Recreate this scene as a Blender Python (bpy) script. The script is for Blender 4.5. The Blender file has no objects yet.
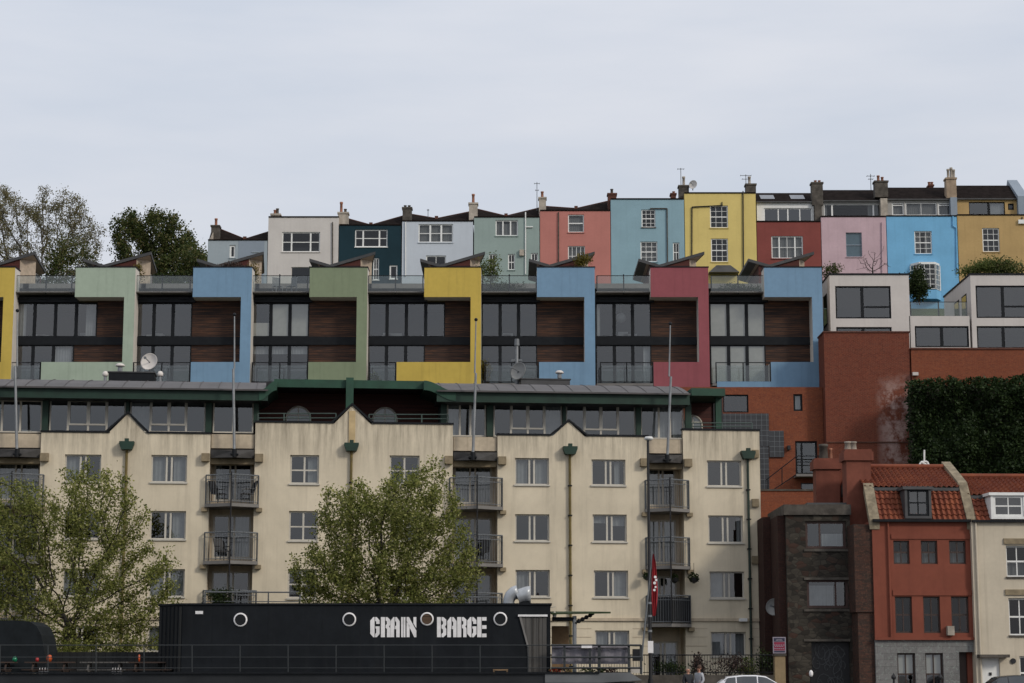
import bpy, math, random
import numpy as np
from mathutils import Vector, noise
R = math.radians
random.seed(7)
rng = np.random.default_rng(11)
sc = bpy.context.scene
COL = sc.collection

# ------------------------------------------------------------------ camera
F = 2000.0
CX, CY, HZ = 512.0, 341.5, 670.0
PIT = math.atan((HZ - CY) / F)
CAM = Vector((0, 0, 1.7))
cs, sn = math.cos(PIT), math.sin(PIT)
cd = bpy.data.cameras.new("camera")
cam = bpy.data.objects.new("camera", cd)
COL.objects.link(cam)
cam.location = CAM
cam.rotation_euler = (math.pi / 2 + PIT, 0, 0)
cd.sensor_width = 36.0
cd.lens = F / 1024 * 36.0
cd.clip_start = 0.5
cd.clip_end = 5000
sc.camera = cam

def ray(px, py):
    xc, yc = (px - CX) / F, (CY - py) / F
    return Vector((xc, cs - yc * sn, sn + yc * cs))

def at(px, py, Y):
    d = ray(px, py)
    return CAM + d * (Y / d.y)

# ------------------------------------------------------------------ colours / materials
def lin(c):
    return c / 12.92 if c <= 0.04045 else ((c + 0.055) / 1.055) ** 2.4

def C(h, k=1.0):
    h = h.lstrip('#')
    c = [lin(int(h[i:i + 2], 16) / 255) * k for i in (0, 2, 4)]
    g = .3 * c[0] + .55 * c[1] + .15 * c[2]
    return tuple(min(1, x * .86 + g * .14) for x in c) + (1,)

def newmat(name):
    m = bpy.data.materials.new(name)
    m.use_nodes = True
    nt = m.node_tree
    return m, nt, nt.nodes, nt.links, nt.nodes['Principled BSDF']

def coords(nt, scale=(1, 1, 1)):
    tc = nt.nodes.new('ShaderNodeTexCoord')
    mp = nt.nodes.new('ShaderNodeMapping')
    mp.inputs['Scale'].default_value = scale
    nt.links.new(tc.outputs['Object'], mp.inputs['Vector'])
    return mp.outputs['Vector']

def nz(nt, vec, scale, detail=5, rough=.55):
    n = nt.nodes.new('ShaderNodeTexNoise')
    n.inputs['Scale'].default_value = scale
    n.inputs['Detail'].default_value = detail
    n.inputs['Roughness'].default_value = rough
    nt.links.new(vec, n.inputs['Vector'])
    return n.outputs['Fac']

def ramp(nt, fac, a, b, ca=0.0, cb=1.0):
    m = nt.nodes.new('ShaderNodeMapRange')
    m.inputs['From Min'].default_value = a
    m.inputs['From Max'].default_value = b
    m.inputs['To Min'].default_value = ca
    m.inputs['To Max'].default_value = cb
    nt.links.new(fac, m.inputs['Value'])
    return m.outputs['Result']

def mixc(nt, fac, a, b, mode='MIX'):
    m = nt.nodes.new('ShaderNodeMix')
    m.data_type = 'RGBA'
    m.blend_type = mode
    for s, v in ((m.inputs['Factor'], fac), (m.inputs['A'], a), (m.inputs['B'], b)):
        if hasattr(v, 'is_linked'):
            nt.links.new(v, s)
        else:
            s.default_value = v
    return m.outputs['Result']

def mul(c, k):
    return tuple(x * k for x in c[:3]) + (1,)

def bump(nt, bs, h, strength, dist=.02):
    b = nt.nodes.new('ShaderNodeBump')
    b.inputs['Strength'].default_value = strength
    b.inputs['Distance'].default_value = dist
    nt.links.new(h, b.inputs['Height'])
    nt.links.new(b.outputs['Normal'], bs.inputs['Normal'])

def stucco(name, col, var=.16, streak=.22, sc_=.45, rough=.9, stain=None, bmp=.25, spec=.25):
    m, nt, N, L, bs = newmat(name)
    v = coords(nt)
    c = mixc(nt, ramp(nt, nz(nt, v, sc_, 6, .6), .35, .68), mul(col, 1 + var * .4), mul(col, 1 - var))
    f2 = ramp(nt, nz(nt, v, 5.0, 4), .4, .7, 0, .35)
    c = mixc(nt, f2, c, mul(col, 1 - var * 1.2))
    if streak:
        vs = coords(nt, (2.2, 2.2, .10))
        s = ramp(nt, nz(nt, vs, 1.5, 5, .65), .53, .75, 0, streak)
        c = mixc(nt, s, c, stain if stain else mul(col, .38))
    L.new(c, bs.inputs['Base Color'])
    bs.inputs['Roughness'].default_value = rough
    bs.inputs['Specular IOR Level'].default_value = spec
    bump(nt, bs, nz(nt, v, 30, 3), bmp, .01)
    return m

def plain(name, col, rough=.6, metal=0., var=.12, sc_=3., spec=.4):
    m, nt, N, L, bs = newmat(name)
    v = coords(nt)
    c = mixc(nt, ramp(nt, nz(nt, v, sc_, 5), .35, .7), mul(col, 1 + var * .3), mul(col, 1 - var))
    L.new(c, bs.inputs['Base Color'])
    bs.inputs['Roughness'].default_value = rough
    bs.inputs['Metallic'].default_value = metal
    bs.inputs['Specular IOR Level'].default_value = spec
    return m

def brick(name, c1, c2, mort, var=.25, bs_=(.225, .075), bloom=None):
    m, nt, N, L, bs = newmat(name)
    tc = N.new('ShaderNodeTexCoord')
    sep = N.new('ShaderNodeSeparateXYZ')
    L.new(tc.outputs['Object'], sep.inputs[0])
    add = N.new('ShaderNodeMath'); add.operation = 'ADD'
    L.new(sep.outputs['X'], add.inputs[0]); L.new(sep.outputs['Y'], add.inputs[1])
    cmb = N.new('ShaderNodeCombineXYZ')
    L.new(add.outputs[0], cmb.inputs[0]); L.new(sep.outputs['Z'], cmb.inputs[1])
    b = N.new('ShaderNodeTexBrick')
    b.inputs['Scale'].default_value = 1
    b.inputs['Brick Width'].default_value = bs_[0]
    b.inputs['Row Height'].default_value = bs_[1]
    b.inputs['Mortar Size'].default_value = .009
    b.inputs['Color1'].default_value = c1
    b.inputs['Color2'].default_value = c2
    b.inputs['Mortar'].default_value = mort
    L.new(cmb.outputs[0], b.inputs['Vector'])
    v = coords(nt)
    s = ramp(nt, nz(nt, v, .5, 6, .65), .35, .7, 0, var)
    c = mixc(nt, s, b.outputs['Color'], mul(c1, .45))
    s2 = ramp(nt, nz(nt, v, 2.6, 5, .7), .45, .75, 0, .45)
    c = mixc(nt, s2, c, mul(c2, 1.25))
    c = mixc(nt, ramp(nt, nz(nt, v, 9, 3, .8), .52, .70, 0, .7), c, (c1[0] * 1.35, c1[1] * 1.6, c1[2] * 1.5, 1))
    c = mixc(nt, ramp(nt, nz(nt, v, 7, 3, .8), .55, .72, 0, .6), c, mul(c2, .55))
    if bloom:
        c = bloom(nt, v, c)
    L.new(c, bs.inputs['Base Color'])
    bs.inputs['Roughness'].default_value = .9
    bs.inputs['Specular IOR Level'].default_value = .2
    bump(nt, bs, b.outputs['Fac'], .3, -.01)
    return m

def boards(name, c1, c2, horiz=True, pitch=.14):
    m, nt, N, L, bs = newmat(name)
    v = coords(nt, (.35, .35, 1.0 / pitch) if horiz else (1.0 / pitch, 1, .3))
    sepn = N.new('ShaderNodeSeparateXYZ'); L.new(v, sepn.inputs[0])
    fl = N.new('ShaderNodeMath'); fl.operation = 'FLOOR'
    L.new(sepn.outputs['Z' if horiz else 'X'], fl.inputs[0])
    wn = N.new('ShaderNodeTexWhiteNoise'); wn.noise_dimensions = '1D'
    L.new(fl.outputs[0], wn.inputs['W'])
    grain = ramp(nt, nz(nt, v, 1.6, 6, .7), .42, .74)
    c = mixc(nt, grain, c1, c2)
    c = mixc(nt, ramp(nt, wn.outputs['Value'], 0, 1, 0, .6), c, mul(c1, .5))
    fr = N.new('ShaderNodeMath'); fr.operation = 'FRACT'
    L.new(sepn.outputs['Z' if horiz else 'X'], fr.inputs[0])
    gap = N.new('ShaderNodeMath'); gap.operation = 'LESS_THAN'; gap.inputs[1].default_value = .1
    L.new(fr.outputs[0], gap.inputs[0])
    c = mixc(nt, gap.outputs[0], c, mul(c1, .2))
    L.new(c, bs.inputs['Base Color'])
    bs.inputs['Roughness'].default_value = .65
    bs.inputs['Specular IOR Level'].default_value = .3
    return m

def glass(name, refl=.10, tint=(.7, .74, .76, 1), rough=.015):
    m, nt, N, L, bs = newmat(name)
    N.remove(bs)
    tr = N.new('ShaderNodeBsdfTransparent'); tr.inputs[0].default_value = tint
    gl = N.new('ShaderNodeBsdfGlossy'); gl.inputs['Roughness'].default_value = rough
    v = coords(nt)
    lw = N.new('ShaderNodeLayerWeight'); lw.inputs['Blend'].default_value = .25
    f = ramp(nt, lw.outputs['Facing'], 0, 1, refl, .8)
    # slow waviness of the panes
    b = N.new('ShaderNodeBump'); b.inputs['Strength'].default_value = .05; b.inputs['Distance'].default_value = .05
    L.new(nz(nt, v, .9, 2), b.inputs['Height']); L.new(b.outputs['Normal'], gl.inputs['Normal'])
    mx = N.new('ShaderNodeMixShader')
    L.new(f, mx.inputs[0]); L.new(tr.outputs[0], mx.inputs[1]); L.new(gl.outputs[0], mx.inputs[2])
    L.new(mx.outputs[0], N['Material Output'].inputs['Surface'])
    return m

def leafmat(name, cols, trans=.35):
    m, nt, N, L, bs = newmat(name)
    N.remove(bs)
    g = N.new('ShaderNodeNewGeometry')
    cr = N.new('ShaderNodeValToRGB')
    el = cr.color_ramp.elements
    while len(el) < len(cols): el.new(.5)
    for i, c in enumerate(cols):
        el[i].position = i / (len(cols) - 1); el[i].color = c
    L.new(g.outputs['Random Per Island'], cr.inputs[0])
    df = N.new('ShaderNodeBsdfDiffuse'); tl = N.new('ShaderNodeBsdfTranslucent')
    L.new(cr.outputs[0], df.inputs[0]); L.new(cr.outputs[0], tl.inputs[0])
    gl = N.new('ShaderNodeBsdfGlossy'); gl.inputs['Roughness'].default_value = .45
    mx = N.new('ShaderNodeMixShader'); mx.inputs[0].default_value = trans
    L.new(df.outputs[0], mx.inputs[1]); L.new(tl.outputs[0], mx.inputs[2])
    m2 = N.new('ShaderNodeMixShader'); m2.inputs[0].default_value = .012
    L.new(mx.outputs[0], m2.inputs[1]); L.new(gl.outputs[0], m2.inputs[2])
    L.new(m2.outputs[0], N['Material Output'].inputs['Surface'])
    return m

# ------------------------------------------------------------------ mesh builder
class MB:
    def __init__(s):
        s.v = []; s.f = []
    def add(s, vs, fs):
        o = len(s.v); s.v += [tuple(p) for p in vs]
        s.f += [tuple(i + o for i in f) for f in fs]
        return s
    def quad(s, *p):
        return s.add(p, [tuple(range(len(p)))])
    def box(s, x0, x1, y0, y1, z0, z1):
        return s.add([(x0, y0, z0), (x1, y0, z0), (x1, y1, z0), (x0, y1, z0), (x0, y0, z1), (x1, y0, z1), (x1, y1, z1), (x0, y1, z1)],
                     [(0, 3, 2, 1), (4, 5, 6, 7), (0, 1, 5, 4), (1, 2, 6, 5), (2, 3, 7, 6), (3, 0, 4, 7)])
    def prism(s, pts, y0, y1):          # polygon in x,z (counter-clockwise seen from -y), extruded along y
        n = len(pts)
        vs = [(x, y0, z) for x, z in pts] + [(x, y1, z) for x, z in pts]
        fs = [tuple(range(n)), tuple(range(2 * n - 1, n - 1, -1))]
        fs += [(i, i + n, (i + 1) % n + n, (i + 1) % n) for i in range(n)]
        return s.add(vs, fs)
    def plan(s, pts, z0, z1):           # polygon in x,y extruded along z
        n = len(pts)
        vs = [(x, y, z0) for x, y in pts] + [(x, y, z1) for x, y in pts]
        fs = [tuple(range(n - 1, -1, -1)), tuple(range(n, 2 * n))]
        fs += [(i, (i + 1) % n, (i + 1) % n + n, i + n) for i in range(n)]
        return s.add(vs, fs)
    def side(s, pts, x0, x1):           # polygon in y,z extruded along x
        n = len(pts)
        vs = [(x0, y, z) for y, z in pts] + [(x1, y, z) for y, z in pts]
        fs = [tuple(range(n - 1, -1, -1)), tuple(range(n, 2 * n))]
        fs += [(i, (i + 1) % n, (i + 1) % n + n, i + n) for i in range(n)]
        return s.add(vs, fs)
    def tube(s, p0, p1, r0, r1=None, n=8):
        r1 = r0 if r1 is None else r1
        p0, p1 = Vector(p0), Vector(p1)
        d = (p1 - p0)
        if d.length < 1e-6: return s
        d.normalize()
        a = d.orthogonal().normalized(); b = d.cross(a)
        vs = []
        for p, r in ((p0, r0), (p1, r1)):
            for i in range(n):
                t = 2 * math.pi * i / n
                vs.append(p + (a * math.cos(t) + b * math.sin(t)) * r)
        fs = [(i, (i + 1) % n, (i + 1) % n + n, i + n) for i in range(n)]
        fs += [tuple(range(n - 1, -1, -1)), tuple(range(n, 2 * n))]
        return s.add(vs, fs)
    def path(s, pts, r, n=6):
        for a, b in zip(pts[:-1], pts[1:]): s.tube(a, b, r, r, n)
        return s
    def loft(s, pts, n=16):             # round duct through (point, radius) pairs
        P = [Vector(p) for p, r in pts]; vs = []; up = Vector((0, 1, 0))
        for i, (p, r) in enumerate(pts):
            d = (P[min(i + 1, len(P) - 1)] - P[max(i - 1, 0)]).normalized()
            a = d.cross(up).normalized(); b = a.cross(d)
            for k in range(n):
                t = 2 * math.pi * k / n; vs.append(P[i] + (a * math.cos(t) + b * math.sin(t)) * r)
        fs = [(i * n + k, i * n + (k + 1) % n, (i + 1) * n + (k + 1) % n, (i + 1) * n + k) for i in range(len(P) - 1) for k in range(n)]
        return s.add(vs, fs)
    def lathe(s, prof, c=(0, 0, 0), n=16, axis='z'):
        vs = []; m = len(prof)
        for i in range(n):
            t = 2 * math.pi * i / n
            for r, h in prof:
                if axis == 'z': vs.append((c[0] + r * math.cos(t), c[1] + r * math.sin(t), c[2] + h))
                else: vs.append((c[0] + r * math.cos(t), c[1] + h, c[2] + r * math.sin(t)))
        fs = []
        for i in range(n):
            for j in range(m - 1):
                a = i * m + j; b = ((i + 1) % n) * m + j
                fs.append((a, b, b + 1, a + 1))
        return s.add(vs, fs)
    def wall(s, x0, x1, z0, z1, y0, y1, holes=(), top=None):
        holes = [(max(a, x0), min(b, x1), max(c, z0), min(d, z1)) for a, b, c, d in holes if b > x0 and a < x1 and d > z0 and c < z1]
        xs = sorted({x0, x1} | {h[0] for h in holes} | {h[1] for h in holes})
        zs = sorted({z0, z1} | {h[2] for h in holes} | {h[3] for h in holes})
        nx, nz_ = len(xs) - 1, len(zs) - 1
        sol = [[True] * nz_ for _ in range(nx)]
        for i in range(nx):
            for j in range(nz_):
                cx, cz = (xs[i] + xs[i + 1]) / 2, (zs[j] + zs[j + 1]) / 2
                for a, b, c, d in holes:
                    if a < cx < b and c < cz < d: sol[i][j] = False
        g = lambda i, j: 0 <= i < nx and 0 <= j < nz_ and sol[i][j]
        for i in range(nx):
            for j in range(nz_):
                if not sol[i][j]: continue
                a, b, c, d = xs[i], xs[i + 1], zs[j], zs[j + 1]
                s.quad((a, y0, c), (b, y0, c), (b, y0, d), (a, y0, d))
                s.quad((a, y1, d), (b, y1, d), (b, y1, c), (a, y1, c))
                if not g(i - 1, j): s.quad((a, y0, d), (a, y1, d), (a, y1, c), (a, y0, c))
                if not g(i + 1, j): s.quad((b, y0, c), (b, y1, c), (b, y1, d), (b, y0, d))
                if not g(i, j - 1): s.quad((a, y0, c), (a, y1, c), (b, y1, c), (b, y0, c))
                if not g(i, j + 1): s.quad((a, y0, d), (b, y0, d), (b, y1, d), (a, y1, d))
        return s
    def ball(s, c, r, n=10, m=6, sq=(1, 1, 1)):
        prof = [(max(1e-4, math.sin(math.pi * i / m)) * r, -math.cos(math.pi * i / m) * r) for i in range(m + 1)]
        o = len(s.v)
        s.lathe(prof, (0, 0, 0), n)
        s.v[o:] = [(c[0] + x * sq[0], c[1] + y * sq[1], c[2] + z * sq[2]) for x, y, z in s.v[o:]]
        return s
    def build(s, name, mat, parent=None, smooth=False, loc=None):
        me = bpy.data.meshes.new(name)
        me.from_pydata(s.v, [], s.f)
        me.materials.append(mat)
        if smooth:
            me.polygons.foreach_set('use_smooth', [True] * len(me.polygons))
        me.update()
        o = bpy.data.objects.new(name, me)
        COL.objects.link(o)
        if parent is not None: o.parent = parent
        if loc is not None: o.location = loc
        return o

def tag(o, label, cat, group=None):
    o['label'] = label; o['category'] = cat
    if group: o['group'] = group
    return o

def thing(name, label, cat, loc=(0, 0, 0), rz=0, group=None):
    o = bpy.data.objects.new(name, None)
    o.empty_display_size = .3
    COL.objects.link(o)
    o.location = loc; o.rotation_euler = (0, 0, rz)
    return tag(o, label, cat, group)

def struct(name, mb, mat):
    o = mb.build(name, mat); o['kind'] = 'structure'; return o

def copy_tree(o, parent=None):
    c = o.copy(); COL.objects.link(c)
    if parent is not None: c.parent = parent
    for ch in list(o.children): copy_tree(ch, c)
    return c

class Fr:
    """A facade plane: local x along it, y into depth, z up from its base."""
    def __init__(s, name, label, cat, px, Y, zb, yaw=0., group=None):
        p = at(px, HZ - 150, Y)
        s.O = Vector((p.x, Y, 0)); s.zb = zb; s.a = R(yaw)
        s.u = Vector((math.cos(s.a), math.sin(s.a), 0)); s.n = Vector((-math.sin(s.a), math.cos(s.a), 0))
        s.root = thing(name, label, cat, (p.x, Y, zb), s.a, group)
    def uz(s, px, py, d=0.):
        r = ray(px, py)
        t = ((s.O + s.n * d - CAM).dot(s.n)) / r.dot(s.n)
        p = CAM + r * t
        return (p - s.O).dot(s.u), p.z - s.zb
    def rect(s, x0, y0, x1, y1, d=0.):
        ym = (y0 + y1) / 2; xm = (x0 + x1) / 2
        return s.uz(x0, ym, d)[0], s.uz(x1, ym, d)[0], s.uz(xm, y1, d)[1], s.uz(xm, y0, d)[1]
    def x(s, px, py, d=0.): return s.uz(px, py, d)[0]
    def z(s, px, py, d=0.): return s.uz(px, py, d)[1]
    def p(s, px, py, d=0.):
        u, z = s.uz(px, py, d); return (u, d, z)
    def world(s, u, d, z):
        q = s.O + s.u * u + s.n * d; return Vector((q.x, q.y, z + s.zb))

# ------------------------------------------------------------------ materials
M = {}
M['glass'] = glass('window_glass', .135)
M['glass_old'] = glass('old_sash_glass', .055, (.6, .62, .63, 1))
M['glass_dark'] = glass('dark_glass', .13, (.35, .38, .41, 1))
M['glass_rail'] = glass('balustrade_glass', .06, (.86, .89, .88, 1), .12)
M['white_frame'] = plain('white_window_paint', (.74, .74, .72, 1), .45, var=.08)
M['cream_frame'] = plain('cream_window_paint', (.50, .47, .41, 1), .5, var=.1)
M['dark_frame'] = plain('charcoal_metal', (.011, .0125, .015, 1), .55, var=.25, spec=.14)
M['black'] = plain('black_paint', (.012, .012, .014, 1), .5, var=.2)
M['steel'] = plain('grey_steel', (.30, .31, .32, 1), .38, .7)
M['galv'] = plain('galvanised_metal', (.22, .23, .24, 1), .45, .3, .25)
M['rail'] = plain('grey_painted_rail', (.13, .14, .15, 1), .5)
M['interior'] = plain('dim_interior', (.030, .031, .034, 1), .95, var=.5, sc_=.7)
M['curtain'] = plain('curtain_cloth', (.33, .33, .325, 1), .95, var=.15)
M['blind'] = plain('beige_blind', (.60, .56, .48, 1), .95, var=.1)
M['lead'] = plain('lead_sheet', (.060, .060, .062, 1), .6, 0, .35, 1.2)
M['roofdark'] = stucco('black_slate', (.017, .013, .012, 1), .4, .2, 2.0, .95, spec=.04)
M['zinc'] = plain('weathered_zinc', (.080, .073, .072, 1), .6, .0, .3, .8)
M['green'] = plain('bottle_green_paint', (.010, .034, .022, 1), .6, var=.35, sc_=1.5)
M['green_lit'] = plain('lit_green_paint', (.015, .060, .036, 1), .6, var=.3, sc_=1.5)  # brighter copy of the green paint, sunlight put into its colour
M['white_render'] = stucco('white_render', (.62, .58, .53, 1), .12, .2)
M['cedar'] = boards('dark_cedar_boards', (.020, .011, .009, 1), (.19, .075, .030, 1))
M['redwood'] = boards('red_stained_boards', (.060, .014, .010, 1), (.13, .032, .02, 1), True, .2)
M['soffit'] = plain('plywood_soffit', (.42, .34, .26, 1), .8, var=.25)
M['terracotta'] = plain('terracotta_pot', (.30, .13, .08, 1), .85, var=.3)
M['stone_pale'] = stucco('pale_stone', (.42, .37, .31, 1), .35, .5, 1.5)
M['stone_dark'] = stucco('sooty_render', (.10, .088, .075, 1), .5, .4, 2)
M['brick'] = brick('red_brick', (.225, .062, .028, 1), (.165, .044, .022, 1), (.16, .085, .06, 1))
M['brick_old'] = brick('old_red_brick', (.14, .05, .034, 1), (.085, .032, .024, 1), (.13, .10, .08, 1), .6)
M['concrete'] = stucco('concrete', (.20, .19, .18, 1), .25, .3)
M['bark'] = plain('tree_bark', (.035, .030, .024, 1), .9, var=.4, sc_=6)
M['bark_pale'] = plain('pale_bark', (.10, .085, .068, 1), .9, var=.4, sc_=4)
M['wood'] = boards('brown_timber', (.10, .06, .035, 1), (.2, .12, .07, 1))
M['pot'] = M['terracotta']
M['lead_dark'] = plain('sooty_lead', (.05, .047, .045, 1), .7, 0, .5, 2)
M['porthole_glass'] = plain('porthole_glass', (.010, .011, .012, 1), .2, spec=.25)
M['porthole_lit'] = boards('porthole_brown_inside', (.10, .06, .035, 1), (.22, .15, .10, 1), True, .3)
M['hullrail'] = plain('black_railing_paint', (.030, .034, .036, 1), .5)
M['steel_sheen'] = plain('sheen_grey_plate', (.15, .155, .16, 1), .45, .2, .4, .6)  # paler grey stands in for the shine on the bulwark
M['tarp'] = plain('dark_tarpaulin', (.012, .015, .0175, 1), .7, var=.3, spec=.12)
M['moss'] = plain('mossy_green_canopy', (.032, .05, .018, 1), .8, var=.4)
M['tanboard'] = plain('tan_board', (.30, .19, .10, 1), .7, var=.25)
M['fabric'] = stucco('grey_white_fabric', (.20, .19, .215, 1), .3, .3, 2.0)
M['redflag'] = plain('red_cloth', (.36, .022, .030, 1), .8, var=.25)
M['navy'] = plain('navy_paint', (.02, .022, .05, 1), .6)
M['lamp_white'] = plain('white_lamp_shell', (.62, .62, .60, 1), .4)
M['tanpillar'] = stucco('tan_render', C('#8f7a58'), .25, .3)
M['flower_red'] = leafmat('red_flowers', [(.25, .02, .02, 1), (.35, .04, .03, 1), (.05, .07, .02, 1)])
M['flower_pale'] = leafmat('pale_flowers', [(.5, .45, .35, 1), (.35, .2, .1, 1), (.05, .07, .02, 1)])
M['green_glaze'] = plain('green_glaze', (.01, .16, .08, 1), .2); M['orange_glaze'] = plain('orange_glaze', (.45, .08, .02, 1), .3); M['red_glaze'] = plain('red_glaze', (.3, .02, .02, 1), .3)
M['jacket_dark'] = plain('dark_jacket', (.018, .02, .025, 1), .8); M['jacket_pale'] = plain('pale_grey_top', (.36, .37, .40, 1), .85, var=.3); M['trouser_dark'] = plain('dark_trousers', (.02, .022, .03, 1), .9)
M['skin'] = plain('skin', (.42, .22, .15, 1), .55, var=.06); M['hair_grey'] = plain('grey_hair', (.25, .22, .2, 1), .8); M['hair_brown'] = plain('brown_hair', (.06, .03, .018, 1), .7)
M['paving'] = stucco('grey_paving', (.22, .21, .20, 1), .3, 0, .5); M['asphalt'] = stucco('asphalt', (.05, .05, .052, 1), .3, 0, .8)
M['grass'] = stucco('rough_grass', (.045, .060, .02, 1), .5, 0, .3)
def watermat():
    m, nt, N, L, bs = newmat('harbour_water')
    bs.inputs['Base Color'].default_value = (.02, .028, .025, 1); bs.inputs['Roughness'].default_value = .08
    v = coords(nt); bump(nt, bs, nz(nt, v, 1.2, 4), .25, .1); return m
M['water'] = watermat()
SKY_LOW = (5.1, 5.6, 6.5, 1); SKY_TOP = (9.5, 9.8, 10.6, 1); CLOUD_LOW = (5.9, 6.1, 6.75, 1); CLOUD_TOP = (12, 12, 12.3, 1)
SUN = 1.5; EXPO = .07
M['galv_light'] = plain('bright_galvanised_duct', (.40, .42, .44, 1), .38, .35, .2)
M['board_grey'] = plain('dull_lilac_board', (.26, .23, .27, 1), .7)
M['sign_red'] = plain('dull_crimson', (.22, .02, .05, 1), .7)
M['scrawl'] = plain('faded_grey_scrawl', (.060, .062, .066, 1), .7)
# ================================================================== modern terrace (coloured frames)
YM = 129.0
ZM = at(512, 389, YM).z
GM = 'modern terraced houses with coloured frames'

def add_window(fr, holes, rc, vs=(.5,), hs=(), fw=.06, mw=.045, fmat='white_frame', gl='glass', sill=None, cur=None,
               d=0., rec=.10, name='window', framed=(), curmat='curtain', parent=None, hole=True, bars=()):
    """one window: frame mesh, with pane / sill / curtain as its sub-parts"""
    u0, u1, z0, z1 = rc
    if hole: holes.append(rc)
    y = d + rec
    w, h = u1 - u0, z1 - z0
    fb = MB()
    fb.box(u0, u0 + fw, y, y + .07, z0, z1).box(u1 - fw, u1, y, y + .07, z0, z1)
    fb.box(u0 + fw, u1 - fw, y, y + .07, z0, z0 + fw).box(u0 + fw, u1 - fw, y, y + .07, z1 - fw, z1)
    for v in vs:
        k = mw if not isinstance(v, tuple) else v[1]
        v = v if not isinstance(v, tuple) else v[0]
        fb.box(u0 + w * v - k / 2, u0 + w * v + k / 2, y + .004, y + .066, z0 + fw, z1 - fw)
    for v in hs:
        k = mw if not isinstance(v, tuple) else v[1]
        v = v if not isinstance(v, tuple) else v[0]
        fb.box(u0 + fw, u1 - fw, y + .007, y + .063, z0 + h * v - k / 2, z0 + h * v + k / 2)
    for a, b, v, k in bars: fb.box(u0 + w * a, u0 + w * b, y + .01, y + .06, z0 + h * v - k / 2, z0 + h * v + k / 2)
    for a, b, c, e in framed:      # opening lights with a thicker frame of their own
        A, B, Cc, E = u0 + w * a, u0 + w * b, z0 + h * c, z0 + h * e
        t = .085
        fb.box(A, A + t, y - .03, y + .03, Cc, E).box(B - t, B, y - .03, y + .03, Cc, E)
        fb.box(A + t, B - t, y - .03, y + .03, Cc, Cc + t).box(A + t, B - t, y - .03, y + .03, E - t, E)
    o = fb.build(name, M[fmat], fr.root if parent is None else parent)
    MB().quad((u0 + .01, y + .035, z0 + .01), (u1 - .01, y + .035, z0 + .01), (u1 - .01, y + .035, z1 - .01), (u0 + .01, y + .035, z1 - .01)).build('pane', M[gl], o)
    if sill:
        MB().box(u0 - .05, u1 + .05, d - .08, d + rec + .02, z0 - .06, z0 + .012).build('sill', M[sill], o)
    if cur:
        cb = MB()
        for a, b, c, e in cur:
            n = max(4, int((b - a) * w / .09)); am = 0 if curmat != 'curtain' else .013; yy = y + (.22 if am else .09)
            pts = [(u0 + w * (a + (b - a) * i / n), yy + (am if i % 2 else -am)) for i in range(n + 1)]
            za, zb_ = z0 + h * c, z0 + h * e
            for p, q in zip(pts[:-1], pts[1:]):
                cb.quad((p[0], p[1], za), (q[0], q[1], za), (q[0], q[1], zb_), (p[0], p[1], zb_))
        cb.build('blind' if curmat == 'blind' else 'curtain', M[curmat], o)
    return o

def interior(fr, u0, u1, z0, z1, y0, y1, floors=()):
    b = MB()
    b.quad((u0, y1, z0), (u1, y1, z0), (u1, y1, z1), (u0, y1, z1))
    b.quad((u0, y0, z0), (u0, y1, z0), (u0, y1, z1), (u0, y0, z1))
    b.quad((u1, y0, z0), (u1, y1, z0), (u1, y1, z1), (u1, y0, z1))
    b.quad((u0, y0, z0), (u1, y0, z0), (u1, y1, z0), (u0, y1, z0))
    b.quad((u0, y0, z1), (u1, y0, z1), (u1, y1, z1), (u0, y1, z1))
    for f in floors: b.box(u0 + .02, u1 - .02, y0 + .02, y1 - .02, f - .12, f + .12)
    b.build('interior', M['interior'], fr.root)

frames = {
    'yellow': stucco('yellow_render', C('#c6a936', 1), .12, .25, stain=C('#6e5f28')),
    'palegreen': stucco('pale_green_render', C('#a3b39f', .95), .12, .28),
    'blue': stucco('cornflower_blue_render', C('#7398b6', .95), .12, .25),
    'sage': stucco('sage_green_render', C('#828f70', .95), .12, .28),
    'red': stucco('raspberry_red_render', C('#9c5058', .9), .12, .25),
}
UN = [  # prev right edge, box left, right, lower panel left, colour, upper glazing right, lower glazing right, words
    (-101, -42, 13, -42, 'yellow', -42, -42, 'mustard yellow', 'cut off by the left edge of the photo'),
    (13, 74, 134, 43, 'palegreen', 97, 75, 'pale mint green', 'and a wide lower panel, second from left'),
    (134, 192, 251, 192, 'blue', 192, 192, 'light blue', 'left of the sage one, brown plant on top'),
    (251, 309, 367, 309, 'sage', 309, 309, 'sage green', 'and beige blinds, between blue and yellow ones'),
    (367, 424, 481, 397, 'yellow', 445, 425, 'bright yellow', 'in the middle of the terrace'),
    (481, 537, 595, 539, 'blue', 537, 537, 'light blue', 'between the bright yellow and the red one'),
    (595, 651, 709, 653, 'red', 651, 651, 'raspberry red', 'with a round paper lamp in its window'),
    (709, 765, 823, 770, 'blue', 765, 765, 'light blue', 'at the right end, pale blinds in every window'),
]
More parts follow.
